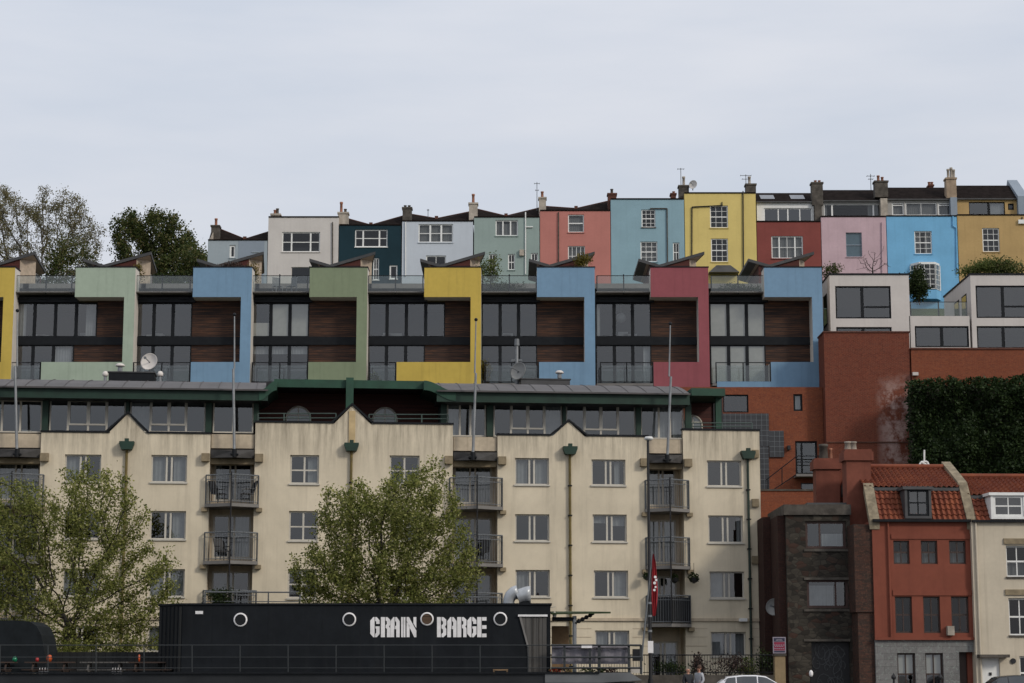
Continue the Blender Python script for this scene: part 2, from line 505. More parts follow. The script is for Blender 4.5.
for k, (PR, BL, BR, PL, colr, UG, LG, words, where) in enumerate(UN):
    f = Fr('terraced_house', 'modern terraced house with %s frame %s' % (words, where), 'house', PR, YM, ZM, 0, GM)
    rt = f.root
    dF = -1.3
    X = lambda px, d=0., py=320: f.x(px, py, d)
    Zf = lambda py, d=0.: f.z(px_, py, d)
    px_ = BR
    L0, R0, Ri = X(BL, dF), X(BR, dF), X(BR - 10.5, dF)
    Lp = X(PL, dF)
    zt, zb, zp = f.z(BR, 267.5, dF), f.z(BR, 297, dF), f.z(BR, 362, dF)
    zbot = f.z(BR, 387 + (1 if k > 3 else 0), dF)
    if colr == 'red': zbot = f.z(BR, 388, dF)
    poly = [(L0, zt), (L0, zb), (Ri, zb), (Ri, zp), (Lp, zp), (Lp, zbot), (R0, zbot), (R0, zt)]
    body = MB().prism(poly, dF + .03, .05).build('frame', M['white_render'], rt)
    MB().prism([(x, z) for x, z in poly], dF, dF + .027).build('painted_face', frames[colr], body)
    MB().box(L0 - .04, R0 + .04, dF - .03, .1, zt + .003, zt + .07).build('coping', M['dark_frame'], body)
    if k == 7:   # the sill band under the railing
        MB().prism([(X(716, dF), f.z(BR, 381.5, dF)), (X(716, dF), f.z(BR, 387.5, dF)), (Lp - .004, f.z(BR, 387.5, dF)), (Lp - .004, f.z(BR, 381.5, dF))], dF, .04).build('sill_band', frames[colr], rt)
    xl = X(PR + .6); xr = X(BR - 10.5) + .3
    zr = f.z(BR, 303); z2 = f.z(BR, 337); z3 = f.z(BR, 345); z4 = f.z(BR, 384)
    ztop = f.z(BR, 294)
    # timber cladding behind the frame
    MB().box(X(UG), xr, .06, .3, z2 + .005, f.z(BR, 296)).build('timber_cladding', M['cedar'], rt)
    MB().box(X(LG), xr, .06, .3, f.z(BR, 366), z3 - .005).build('timber_cladding', M['cedar'], rt)
    # dark band between the storeys and the roof edge
    MB().box(xl, xr - .02, -.08, .3, z3, z2).build('floor_band', M['dark_frame'], rt)
    eb = MB().box(xl, X(BL) + .2, -.18, .3, zr + .02, f.z(BR, 297.5))
    for t in (.15, .5, .85): eb.box(xl + (X(BL) - xl) * t - .3, xl + (X(BL) - xl) * t + .3, -.26, -.185, f.z(BR, 300), f.z(BR, 298.3))
    eb.build('roof_edge', M['dark_frame'], rt)
    MB().box(xl, X(BL) + .1, -.9, 2.4, ztop - .06, ztop).build('roof_terrace', M['concrete'], rt)
    # glazing
    np_u = 4 if k in (1, 4) else 3
    cu = {3: [(.0, .99, .1, 1)], 7: [(.0, .99, 0, 1)], 1: [(0, .14, 0, 1), (.86, .98, 0, 1)], 6: [(0, .08, 0, 1)]}.get(k)
    if k == 3: cu = [(.34, .64, 0, 1), (.67, .99, 0, 1), (0, .31, .0, .42)]
    cl = {3: [(0, .99, .78, 1)], 7: [(0, .99, 0, 1)], 6: [(.86, .99, 0, 1)], 1: [(.68, .95, .3, 1)], 8: []}.get(k)
    add_window(f, [], (xl + .01, X(UG) - .005, z2 + .004, zr), tuple((i / np_u, .22) for i in range(1, np_u)), (), .07, .1, 'dark_frame', 'glass', None, cu, 0, .02, 'glazed_wall', (), 'blind' if k in (3, 7) else 'curtain', hole=False)
    add_window(f, [], (xl + .01, X(LG) - .005, z4, z3 - .004), tuple((i / 3, .22) for i in (1, 2)), (), .07, .1, 'dark_frame', 'glass', None, cl, 0, .02, 'glazed_wall', (), 'blind' if k == 7 else 'curtain', hole=False)
    interior(f, xl, xr, z4 - .2, zr + .1, .32, 4, ((z2 + z3) / 2,))
    # furniture glimpsed behind the glass
    fb = MB()
    rr = random.Random(k * 3 + 1)
    for _ in range(4):
        a = xl + .4 + rr.random() * (X(UG) - xl - 1.4); b = rr.uniform(.4, 1.0)
        fb.box(a, a + b, 1.2, 1.9, z2 + .05, z2 + rr.uniform(.25, .55))
    fb.build('furniture', M['curtain'], rt)
    if k == 6:
        p = f.p(621, 318, .9); MB().ball(p, .34, 14, 9).tube((p[0], p[1], p[2] + .3), (p[0], p[1], zr), .012).build('paper_lamp', M['curtain'], rt, True)
    # glass balustrade of the roof terrace
    zg0, zg1 = f.z(BR, 293, -.8), f.z(BR, 276, -.8)
    gl = MB().box(xl + .05, X(BL, -.8) - .02, -.80, -.785, zg0 + .03, zg1)
    bal = gl.build('balustrade', M['glass_rail'], rt)
    bb = MB()
    for t in (0.02, .5 if k != 1 else .56, .985):
        x = xl + (X(BL) - xl) * t
        bb.box(x - .04, x + .04, -.78, -.72, zg0 - .05, zg1 + (.12 if .4 < t < .6 else 0))
    bb.box(xl + .05, X(BL, -.8) - .02, -.81, -.75, zg1 + .003, zg1 + .04)
    bb.build('rail_frame', M['dark_frame'], bal)
    # lower balcony railing, with glass
    yb = -1.15; zs0 = f.z(BR, 383.5, yb); zr1 = f.z(BR, 363, yb); xle = X(PL, yb) - .05; xls = xl + .25
    rb = MB()
    rb.box(xls, xle, yb - .03, yb + .03, zr1, zr1 + .05).box(xls, xle, yb - .02, yb + .02, zs0 + .1, zs0 + .13)
    npost = 3 if PL == BL or k > 4 else 2
    for i in range(npost):
        x = xls + (xle - xls) * i / (npost - 1)
        rb.box(x - .035, x + .035, yb - .035, yb + .035, zs0, zr1 + .05)
    ra = rb.build('balcony_railing', M['dark_frame'], rt)
    MB().box(xls + .06, xle - .06, yb - .006, yb + .006, zs0 + .14, zr1 - .16).build('glass_panel', M['glass_rail'], ra)
    MB().box(xl, xle, yb - .12, .2, zs0 - .16, zs0).build('balcony_slab', M['concrete'] if k > 3 else M['dark_frame'], rt)
    MB().box(xl - .1, R0 - .4, .02, 9.0, -6.0, f.z(BR, 384.6)).build('base_wall', M['brick'], rt)
    # gull-wing roof on the penthouse, its walls and soffit
    D = 3.0
    kx = lambda px: X(px, dF)            # reference positions on the frame plane
    xL, xV, xR = kx(BL - 7.5), kx(BL + 14), kx(BR + 3)
    zL, zV, zR = f.z(512, 258.5, D), f.z(512, 264.5, D), f.z(512, 251.5, D)
    th = .20
    rf = MB()
    def slab(xa, za, xb, zb_, xa2, xb2, D2, drop=.0):
        vs = [(xa, D, za), (xb, D, zb_), (xb2, D2, zb_ + drop), (xa2, D2, za + drop)]
        rf.add([(x, y, z - th) for x, y, z in vs] + vs, [(0, 3, 2, 1), (4, 5, 6, 7), (0, 1, 5, 4), (1, 2, 6, 5), (2, 3, 7, 6), (3, 0, 4, 7)])
    slab(xL, zL, xV - .005, zV, xL, xV - .005, D + 6.5)
    slab(xV + .005, zV, xR, zR, xV + .005, xR - .75, D + 6.5)
    roof = rf.build('gull_wing_roof', M['lead'], rt)
    sf = MB()
    sf.quad((xL + .06, D + .08, zL - th - .012), (xV, D + .08, zV - th - .012), (xV, D + 6.4, zV - th - .012), (xL + .06, D + 6.4, zL - th - .012))
    sf.quad((xV, D + .08, zV - th - .012), (xR - .1, D + .08, zR - th - .03), (xR - .8, D + 6.4, zR - th - .03), (xV, D + 6.4, zV - th - .012))
    sf.build('soffit', M['soffit'], roof)
    zfl = zt - .3
    w0 = xL + .7; w1 = xR - 1.0
    zl_ = zL + (zV - zL) * (w0 - xL) / (xV - xL) - th - .02
    zr_ = zV + (zR - zV) * (w1 - xV) / (xR - xV) - th - .02
    MB().prism([(w0, zfl), (w1, zfl), (w1, zr_), (xV, zV - th - .02), (w0, zl_)], D + .12, D + 6.2).build('penthouse_wall', M['redwood'] if k != 3 else M['redwood'], rt)
    zr2 = zR - th - .03
    MB().add([(w1 + .005, D + .12, zfl), (w1 + .62, D + 2.0, zfl), (w1 + .62, D + 2.0, zr2 - .02), (w1 + .005, D + .12, zr_), (w1 + .005, D + 2.1, zfl), (w1 + .005, D + 2.1, zr_)], [(0, 1, 2, 3), (1, 4, 5, 2), (3, 2, 5), (0, 3, 5, 4), (0, 4, 1)]).build('splayed_wall', M['soffit'], rt)
    MB().box(w1 + .012, w1 + .08, D + 2.15, D + 5.5, zfl, zr_ - .05).build('penthouse_glazing', M['glass_dark'], rt)
    MB().box(xl - .1, R0, 2.5, 10, zfl - .35, zfl - .02).build('penthouse_floor', M['concrete'], rt)

# ================================================================== white modern houses at the right
def white_house(label, x0, x1, side, low, rows, zbase, d_side=5.5):
    f = Fr('modern_house', label, 'house', x0, 128.0, zbase, 0, 'white modern houses behind the brick wall')
    H = []
    for rc, vs, hs, *br in rows:
        add_window(f, H, f.rect(*rc), vs, hs, .10, .16, 'dark_frame', 'glass', None, None, 0, .08, bars=br[0] if br else ())
    u0, u1 = f.x(x0, 300), f.x(x1, 300)
    zt = f.z(x0, 275)
    w = MB().wall(u0, u1, 0, zt, 0, .3, H)
    w.box(u0, u0 + .3, .31, 8, 0, zt).box(u1 - .3, u1, .31, 8, 0, zt).box(u0 + .3, u1 - .3, 7.7, 8, 0, zt)
    wl = w.build('wall', M['white_render2'], f.root)
    MB().box(u0 - .05, u1 + .05, -.05, 8.1, zt + .004, zt + .11).build('flat_roof', M['dark_frame'], f.root)
    if side:   # windows in the left flank, seen obliquely
        z0, z1 = f.z(x0, 321), f.z(x0, 290)
        for ya in (1.2, 3.4):
            sb = MB().box(u0 - .03, u0 - .005, ya, ya + 1.4, z0, z1)
            so = sb.build('side_window', M['dark_frame'], f.root)
            MB().quad((u0 - .034, ya + .1, z0 + .1), (u0 - .034, ya + 1.3, z0 + .1), (u0 - .034, ya + 1.3, z1 - .1), (u0 - .034, ya + .1, z1 - .1)).build('pane', M['glass_dark'], so)
    interior(f, u0 + .32, u1 - .32, .05, zt - .1, .35, 5, (f.z(x0, 328),))
    if low:
        la, lb, lt, wins = low
        H2 = []
        a, b = f.x(la, 330) + .005, f.x(lb, 330) - .005
        zt2 = f.z(la, lt)
        for rc, vs, hs in wins:
            add_window(f, H2, f.rect(*rc), vs, hs, .10, .16, 'dark_frame', 'glass', None, None, 0, .08)
        MB().wall(a, b, 0, zt2, .0, .3, H2).build('lower_wall', M['white_render2'], f.root)
        interior(f, a + .1, b - .1, .05, zt2 - .05, .35, 5)
        MB().box(a + .1, b, .31, 9, zt2 - .2, zt2 - .05).build('terrace_floor', M['concrete'], f.root)
        g = MB().box(a + .1, b - .1, .10, .115, zt2 + .03, f.z(la, 302)).build('balustrade', M['glass_rail'], f.root)
        gb = MB()
        for t in (0.01, .5, .99):
            x = a + .1 + (b - a - .2) * t; gb.box(x - .04, x + .04, .12, .18, zt2, f.z(la, 301))
        gb.box(a + .1, b - .1, .09, .15, f.z(la, 302) + .003, f.z(la, 302) + .04)
        gb.build('rail_frame', M['dark_frame'], g)
    return f
M['white_render2'] = stucco('off_white_render', C('#c6bfb9', 1.0), .10, .16)
ZW = at(900, 352, 128).z
white_house('white flat roofed modern house beside the blue framed terrace, with a glass terrace', 830, 909.5, True,
            (909.5, 970, 316, [((915, 326, 969, 347.2), ((.5, .2),), ())]),
            [((835.5, 286, 891, 318.5), ((.485, .2),), (), [(.52, .98, .36, .12)]), ((836.5, 327, 892, 349.5), ((.485, .2),), ())], ZW)
white_house('white flat roofed modern house cut off by the right edge', 971, 1062, True, None,
            [((976, 285.5, 1030, 318), ((.5, .2),), (), [(.53, .98, .36, .12)]), ((977, 326, 1032, 348.5), ((.485, .2),), ())], ZW)

# ================================================================== Victorian terrace on the ridge
YV = 182.0
ZV = at(512, 312, YV).z
GV = 'painted Victorian terraced houses along the ridge'
def paint(name, h, k=1.0, **kw):
    M[name] = stucco(name, C(h, k), **kw)
paint('v_greyblue', '#98a4ab', var=.1, streak=.15); paint('v_white', '#c9c3bd', var=.1, streak=.15)
paint('v_teal', '#18353f', var=.2, streak=.15); paint('v_pale', '#bcc4ce', var=.08, streak=.12)
paint('v_sage', '#8fa19c', var=.1, streak=.15); paint('v_salmon', '#bb7469', var=.1, streak=.12)
paint('v_blue', '#85a7b4', var=.1, streak=.12); paint('v_yellow', '#d6be66', var=.1, streak=.15)
paint('v_red', '#87423b', var=.15, streak=.15); paint('v_pink', '#c2a4ac', var=.14, streak=.2)
paint('v_bright', '#6aaed8', var=.12, streak=.15); paint('v_ochre', '#b8975c', var=.14, streak=.2)

SASH = dict(vs=(1 / 3, 2 / 3), hs=((.5, .09), .25, .75), fw=.10, mw=.035)
PAIR = dict(vs=(.5,), hs=((.5, .08),), fw=.10, mw=.05)
TRI = dict(vs=((.25, .14), (.75, .14)), hs=((.5, .07),), fw=.10)

def chimney(f, x0, x1, yt, yb, d, pots, mat='stone_dark', dep=.9):
    u0, u1, z0, z1 = f.rect(x0, yt, x1, yb, d)
    b = MB().box(u0, u1, d, d + dep, z0, z1 - .16)
    b.box(u0 - .07, u1 + .07, d - .07, d + dep + .07, z1 - .158, z1)
    c = b.build('chimney', M[mat], f.root)
    for px, pt, pm in pots:
        ux, zz = f.uz(px, pt, d); h = max(.25, zz - z1)
        MB().lathe([(.0, 0), (.17, 0), (.13, h * .15), (.12, h * .8), (.15, h * .82), (.15, h), (.09, h), (.09, h * .7)], (ux, d + dep * .5, z1 + .002), 10).build('chimney_pot', M[pm], c, True)
    return c

def vhouse(name, words, x0, x1, ytop, wmat, wins, roof, pipes=(), cap='roofdark', extra=None, group=GV):
    f = Fr('terraced_house', words, 'house', (x0 + x1) / 2, YV, ZV, 0, group)
    H = []
    for w in wins:
        rc, st = w[0], dict(w[1]); st.setdefault('gl', 'glass_old'); st.setdefault('sill', wmat if wmat != 'v_teal' else 'white_frame')
        add_window(f, H, f.rect(*rc), **st)
    u0, u1 = f.x(x0, 240) + .004, f.x(x1, 240) - .004
    zt = f.z(x0, ytop)
    b = MB().wall(u0, u1, -2, zt, 0, .3, H)
    b.box(u0, u0 + .25, .31, 9, -2, zt).box(u1 - .25, u1, .31, 9, -2, zt).box(u0 + .25, u1 - .25, 8.7, 9, -2, zt)
    b.build('wall', M[wmat], f.root)
    interior(f, u0 + .26, u1 - .26, -1, zt - .1, .34, 3.5, [zt - 2.9])
    MB().box(u0, u1, -.06, .34, zt + .003, zt + .12).build('coping', M[cap], f.root)
    kind = roof[0]
    if kind == 'v':        # valley roof behind the eaves: high at the party walls, low in the middle
        _, yl, xm, ym, yr = roof
        D = 2.6
        e0 = zt + .05
        pl, pm, pr = f.z(x0, yl, D), f.z(xm, ym, D), f.z(x1, yr, D)
        um = f.x(xm, ym, D)
        r = MB().add([(u0, .36, e0), (u1, .36, e0), (u1, D, pr), (um, D, pm), (u0, D, pl), (u1, 8.6, pr), (um, 8.6, pm), (u0, 8.6, pl), (um, .36, e0)],
                     [(0, 8, 3, 4), (8, 1, 2, 3), (3, 2, 5, 6), (4, 3, 6, 7)])
        r.build('valley_roof', M['roofdark'], f.root)
        g = .05
        MB().quad((u0, D - .05, pl + g), (u0, D - .05, pl - .02), (um, D - .05, pm - .02), (um, D - .05, pm + g)).quad((um, D - .05, pm + g), (um, D - .05, pm - .02), (u1, D - .05, pr - .02), (u1, D - .05, pr + g)).box(um - .16, um + .16, D - .25, D - .06, pm - .12, pm + .2).build('verge', M['brick_old'], f.root)
    elif kind == 'dormer':  # wide box dormer above the parapet, slate slope over it
        _, yd, yr, dm, dwins, hgl = roof
        d1 = .9
        ztd = f.z(x0, yd, d1)
        H3 = []
        for rc, st in dwins: add_window(f, H3, f.rect(*rc, d1), d=d1, **dict(dict(gl='glass_old'), **st))
        dw = MB().wall(u0 + .15, u1 - .15, zt - .1, ztd, d1, d1 + .2, H3)
        dw.build('dormer_wall', M[dm], f.root)
        interior(f, u0 + .2, u1 - .2, zt - .2, ztd - .05, d1 + .25, d1 + 3)
        D = 3.4; zr_ = f.z(x0, yr, D)
        MB().add([(u0 + .1, d1 - .2, ztd + .01), (u1 - .1, d1 - .2, ztd + .01), (u1 - .1, D, zr_), (u0 + .1, D, zr_), (u1 - .1, 8.5, ztd), (u0 + .1, 8.5, ztd)],
                 [(0, 1, 2, 3), (3, 2, 4, 5), (0, 5, 4, 1)]).build('slate_roof', M['roofdark'], f.root)
        MB().box(u0 + .1, u1 - .1, d1 - .26, d1 - .19, ztd - .10, ztd + .02).build('gutter', M['lead'], f.root)
        for a, b_, c_, e_ in hgl:      # roof lights lying in the slope
            t0, t1 = .25, .7
            ua, ub = f.x(a, 197, 2), f.x(b_, 197, 2)
            n = Vector((0, -(zr_ - ztd), D - d1 + .2)).normalized() * .05
            P0 = Vector((0, d1 - .2 + (D - d1 + .2) * t0, ztd + (zr_ - ztd) * t0)) + n; P1 = Vector((0, d1 - .2 + (D - d1 + .2) * t1, ztd + (zr_ - ztd) * t1)) + n
            MB().quad((ua, P0.y, P0.z), (ub, P0.y, P0.z), (ub, P1.y, P1.z), (ua, P1.y, P1.z)).build('roof_light', M['skyglass'], f.root)
    elif kind == 'flat':
        MB().box(u0 + .1, u1 - .1, .4, 8.6, zt - .3, zt - .2).build('flat_roof', M['roofdark'], f.root)
    for pts, mat in pipes:
        MB().path([f.p(px, py, -.09) for px, py in pts], .055).build('drainpipe', M[mat], f.root)
    if extra: extra(f)
    return f
M['skyglass'] = plain('roof_light_glass', (.10, .11, .12, 1), .06, spec=1.0)
LAST = {}
WS = lambda **k: dict(k)
def ex1(f):
    u0, u1, z0, z1 = f.rect(238, 241, 268, 300, 0)
    MB().box(u0, u1 - .4, -.02, -.004, z0, z1).build('wall_panel', M['v_panel'], f.root)
    chimney(f, 211, 219, 225, 242, .6, [(215.5, 217.5, 'terracotta')], 'stone_dark')
    MB().prism([f.uz(208, 242, .3), f.uz(213, 232, .3), f.uz(213, 242, .3)], .34, .9).build('party_wall', M['stone_pale'], f.root)
paint('v_panel', '#8793a0', var=.1, streak=.1)
vhouse('a', 'low grey blue painted house at the left end of the ridge terrace', 208, 267.5, 240.5, 'v_greyblue',
       [((229.5, 245, 235.5, 258), dict(vs=(), hs=(), fw=.16)), ((252.5, 245, 259.5, 252), dict(vs=(), hs=(), fw=.16))], ('v', 226, 245, 239, 231), extra=ex1)
def ex2(f):
    chimney(f, 271, 280, 213.5, 218, .5, [(274.5, 209, 'terracotta'), (277, 207.5, 'stone_dark')], 'stone_pale')
    chimney(f, 338, 348, 212, 224, .4, [(341, 201, 'terracotta'), (345, 208, 'stone_dark')], 'stone_pale')
vhouse('b', 'plain white painted house with a wide three part window beside the dark teal house', 268, 338.5, 217.5, 'v_white',
       [((282, 232, 320, 252), TRI), ((291, 267, 310, 300), dict(vs=(), hs=(), fw=.05, fmat='v_white'))], ('flat',),
       [([(332.5, 222), (332.5, 268)], 'stone_dark')], extra=ex2)
def ex3(f):
    chimney(f, 402.5, 411.5, 207, 226, .6, [(405, 205, 'stone_dark'), (409, 205.5, 'stone_dark')], 'stone_dark')
vhouse('c', 'dark teal painted house with black eaves and white window frames', 339, 401, 225.5, 'v_teal',
       [((355, 229.5, 387.5, 247), dict(TRI, sill='white_frame')), ((373, 258, 379, 280), PAIR), ((389.5, 265, 397.5, 279), dict(vs=(), hs=(), fw=.13))],
       ('v', 217, 371, 225, 216), extra=ex3)
def ex4(f):
    chimney(f, 469, 477.5, 202.5, 220, .5, [(473.2, 193, 'terracotta')], 'stone_pale')
vhouse('d', 'pale bluish white painted house with net curtains, right of the dark teal house', 402, 473, 221.5, 'v_pale',
       [((418.5, 224, 453, 242.5), dict(vs=((.34, .16), (.66, .16)), hs=((.5, .06),), fw=.1, cur=[(0, 1, 0, 1)])), ((426, 255.5, 446, 275), PAIR)],
       ('v', 213, 436.5, 218.5, 211), [([(405.5, 222), (405.5, 276)], 'white_frame')], extra=ex4)
def ex5(f):
    chimney(f, 539, 546, 197, 218, .5, [(542.3, 190.5, 'terracotta')], 'stone_pale')
    u0, u1, z0, z1 = f.rect(519.5, 250, 524, 256)
    MB().box(u0, u1, -.25, -.01, z0, z1).build('vent_box', M['stone_pale'], f.root)
vhouse('e', 'sage green painted house with a tall white soil pipe', 474, 539.5, 217.5, 'v_sage',
       [((495.5, 220, 518, 236), dict(vs=((.33, .12), (.67, .12)), hs=(), fw=.11, cur=[(0, .3, 0, 1), (.7, 1, 0, 1), (.36, .64, 0, .8)])), ((489, 254, 496, 272), PAIR), ((508, 254, 515, 270), PAIR), ((531, 253, 538, 268), PAIR)],
       ('v', 208.5, 506, 216, 208), [([(525.5, 212), (525.5, 274)], 'white_frame'), ([(526, 227), (533, 227)], 'white_frame')], extra=ex5)
def ex6(f):
    chimney(f, 608, 616.5, 193, 212, .5, [(612, 188, 'stone_dark')], 'brick_old')
vhouse('f', 'salmon pink painted house between the sage green and the pale blue house', 540, 610.5, 211, 'v_salmon',
       [((568, 214.5, 584, 232.5), dict(vs=(), hs=((.52, .1),), fw=.1, cur=[(0, 1, 0, 1)])), ((568, 246, 585, 266), dict(vs=(.25, .5, .75), hs=(.5,), fw=.09, cur=[(0, 1, 0, 1)]))],
       ('v', 206, 576, 208.5, 201), [([(558.5, 212), (558.5, 272)], 'stone_dark')], extra=ex6)
def ex7(f):
    chimney(f, 679, 689, 185, 199, .6, [(684, 175.5, 'stone_pale')], 'stone_dark')
    chimney(f, 671, 676, 193, 200, 2.5, [(674, 191.5, 'terracotta')], 'brick_old')
vhouse('g', 'pale blue painted house with a straight parapet, between the salmon and the yellow house', 611, 684.5, 199.5, 'v_blue',
       [((641.5, 209.5, 655.5, 227.5), dict(SASH, sill='stone_dark')), ((640.5, 241.5, 657.5, 262), dict(SASH, cur=[(0, 1, 0, 1)])), ((673, 242.5, 679.5, 262), PAIR)],
       ('flat',), [([(650, 208.5), (667, 208.5), (667.5, 264)], 'stone_dark')], extra=ex7)
def ex8(f):
    chimney(f, 746, 756, 183.5, 195, .6, [(749.8, 175.5, 'stone_pale')], 'stone_dark')
    # hipped roof of the bay below
    a, b_, z0, z1 = f.rect(708, 266, 738, 274.5)
    a0 = f.x(716, 266); b0 = f.x(730, 266)
    MB().add([(a, -1.2, z0), (b_, -1.2, z0), (b_, -.01, z0), (a, -.01, z0), (a0, -.01, z1), (b0, -.01, z1), (a0, -.4, z1), (b0, -.4, z1)],
             [(0, 1, 7, 6), (1, 2, 5, 7), (3, 0, 6, 4), (6, 7, 5, 4), (0, 3, 2, 1)]).build('bay_roof', M['lead'], f.root)
vhouse('h', 'lemon yellow painted house with two tall sash windows and black pipes', 685, 756.5, 193.5, 'v_yellow',
       [((710, 205.5, 728, 228), SASH), ((711, 238.5, 728, 262), SASH)], ('flat',),
       [([(722, 202), (722, 205.5), (692, 207), (691.8, 266)], 'black'), ([(743, 191), (743.5, 274)], 'black')], extra=ex8)
def ex9(f):
    chimney(f, 812, 823, 182, 205, .6, [(816, 179.5, 'terracotta'), (820, 181, 'terracotta')], 'stone_dark')
    u0, u1, z0, z1 = f.rect(815, 204, 822, 222, .2)
    MB().box(u0, u1, .3, 2, z0, z1).build('party_wall', M['stone_dark'], f.root)
W4 = dict(vs=((.3, .1), (.5, .12), (.75, .1)), hs=(), fw=.09)
vhouse('i', 'dark red painted house with white dormer and two roof lights', 757, 821, 222, 'v_red',
       [((771.5, 236, 803, 258.5), dict(vs=((.25, .12), (.75, .12), .5), hs=(.5,), fw=.1, cur=[(0, 1, 0, 1)]))],
       ('dormer', 202, 193, 'white_frame', [((764, 208, 812, 221.5), dict(W4, fmat='white_frame', gl='glass_dark'))], [(760, 774, 0, 0), (790, 804, 0, 0)]), extra=ex9)
def ex10(f):
    chimney(f, 875, 888, 180.5, 197, .6, [(879, 174.5, 'terracotta'), (883, 176, 'terracotta')], 'stone_dark')
    u0, u1, z0, z1 = f.rect(881, 198, 888, 216, .2)
    MB().box(u0, u1 - .02, .3, 2, z0, z1).build('party_wall', M['stone_pale'], f.root)
M['bluecloth'] = plain('blue_blind', C('#7d9fb0'), .9)
paint('v_grey', '#a2a09c', var=.12, streak=.2)
vhouse('j', 'weathered pale pink painted house with a long dormer window', 821.5, 886.5, 217, 'v_pink',
       [((846, 232.5, 862, 257), dict(vs=(), hs=((.5, .07),), fw=.06, fmat='v_panel', cur=[(0, 1, 0, 1)], curmat='bluecloth'))],
       ('dormer', 201, 190, 'v_grey', [((824, 204, 883, 216.5), dict(vs=((.14, .15), (.84, .15)), hs=(), fw=.08, cur=[(.75, .99, 0, 1), (0, .06, 0, 1)]))], []),
       [([(882, 222), (882.5, 274)], 'v_pink')], extra=ex10)
def ex11(f):
    chimney(f, 946.5, 956.5, 177.5, 198, .6, [(949, 168, 'stone_pale'), (952, 166.5, 'stone_pale'), (954.5, 168.5, 'stone_pale')], 'stone_tan')
    chimney(f, 929, 933.5, 184.5, 188.5, 4, [(930, 181, 'terracotta'), (932.7, 181, 'terracotta')], 'brick_old')
    u0, u1, z0, z1 = f.rect(951, 197, 957.5, 215, .2)
    MB().box(u0, u1, .3, 2, z0, z1).build('party_wall', M['v_panel'], f.root)
    # bay window
    a, b_, z0, z1 = f.rect(911, 266, 940, 300)
    bw = MB().plan([(a + .6, -.9), (b_ - .6, -.9), (b_, -.02), (a, -.02)], z1, z1 + .2)
    bo = bw.build('bay_window', M['white_frame'], f.root)
    zc = f.z(925, 291)
    MB().box(a + .15, b_ - .15, -.03, -.004, zc, z1).build('dark_room_panel', M['interior'], bo)  # dark panel on the wall, painted shade in place of an unlit room
    MB().plan([(a + .55, -.95), (b_ - .55, -.95), (b_ + .05, -.02), (a - .05, -.02)], zc - .9, zc - .05).build('bay_base', M['v_bright'], bo)
    for (p, q) in (((a + .6, -.9), (b_ - .6, -.9)), ((b_ - .6, -.9), (b_, -.02)), ((a, -.02), (a + .6, -.9))):
        P, Q = Vector((*p, 0)), Vector((*q, 0)); dv = (Q - P); nn = Vector((dv.y, -dv.x, 0)).normalized() * .03
        for t in (0, .33, .67, 1):
            c_ = P + dv * t; w_ = .07 if t in (0, 1) else .025
            MB().tube((c_.x, c_.y, zc), (c_.x, c_.y, z1), w_, w_, 6).build('bay_mullion', M['white_frame'], bo)
        g = MB().quad((p[0], p[1], zc), (q[0], q[1], zc), (q[0], q[1], z1), (p[0], p[1], z1)).build('pane', M['glass_old'], bo)
        for hh in (.2, .4, .6, .8, .02):
            zz = zc + (z1 - zc) * hh
            MB().tube((p[0], p[1], zz), (q[0], q[1], zz), .03, .03, 5).build('glazing_bar', M['white_frame'], bo)
M['stone_tan'] = stucco('tan_stone', C('#a08a72'), .3, .4, 1.5)
vhouse('k', 'bright sky blue painted house with a white bay window', 887, 957.5, 216.5, 'v_bright',
       [((914.5, 231, 932, 254), dict(SASH, cur=[(0, .4, 0, 1), (.6, 1, 0, 1)]))],
       ('dormer', 199.5, 187.5, 'v_grey', [((892, 202.5, 904, 215.5), dict(vs=(), hs=((.8, .08),), fw=.12, cur=[(0, 1, 0, 1)])), ((905.5, 202.5, 937, 215.5), dict(vs=(.5,), hs=(), fw=.1, cur=[(0, 1, 0, .9)])), ((938, 202.5, 951, 215.5), dict(vs=(), hs=((.8, .08),), fw=.12, cur=[(0, 1, 0, 1)]))], []),
       [([(953, 216), (953, 226), (956.5, 228), (957, 274)], 'v_bright')], extra=ex11)
def ex12(f):
    b = MB().side([(.35, f.z(1020, 217)), (.35, f.z(1020, 196, .4)), (4, f.z(1020, 180, 4)), (8, f.z(1020, 217)) ], f.x(1019, 200), f.x(1029, 200))
    b.build('party_wall', M['v_panel'], f.root)
    MB().box(*f.rect(1018, 220, 1026, 224)[:2], -.2, -.01, *f.rect(1018, 220, 1026, 224)[2:]).build('vent_box', M['white_frame'], f.root)
vhouse('l', 'ochre painted house at the right end of the ridge terrace', 958, 1030, 215.5, 'v_ochre',
       [((982.5, 228, 999.5, 252), SASH)],
       ('dormer', 199, 185.5, 'v_ochre', [((969, 202, 1005, 215), dict(vs=((.55, .2),), hs=(), fw=.08, fmat='dark_frame', gl='glass', cur=[(.62, 1, 0, 1)])), ((1008, 203.5, 1014, 210), dict(vs=(), hs=(), fw=.13, fmat='dark_frame'))], []),
       [([(1022, 217), (1022, 224)], 'black')], extra=ex12)
vhouse('m', 'plain cream painted house just beyond the ochre house', 1030.5, 1100, 215.5, 'v_white', [], ('flat',))

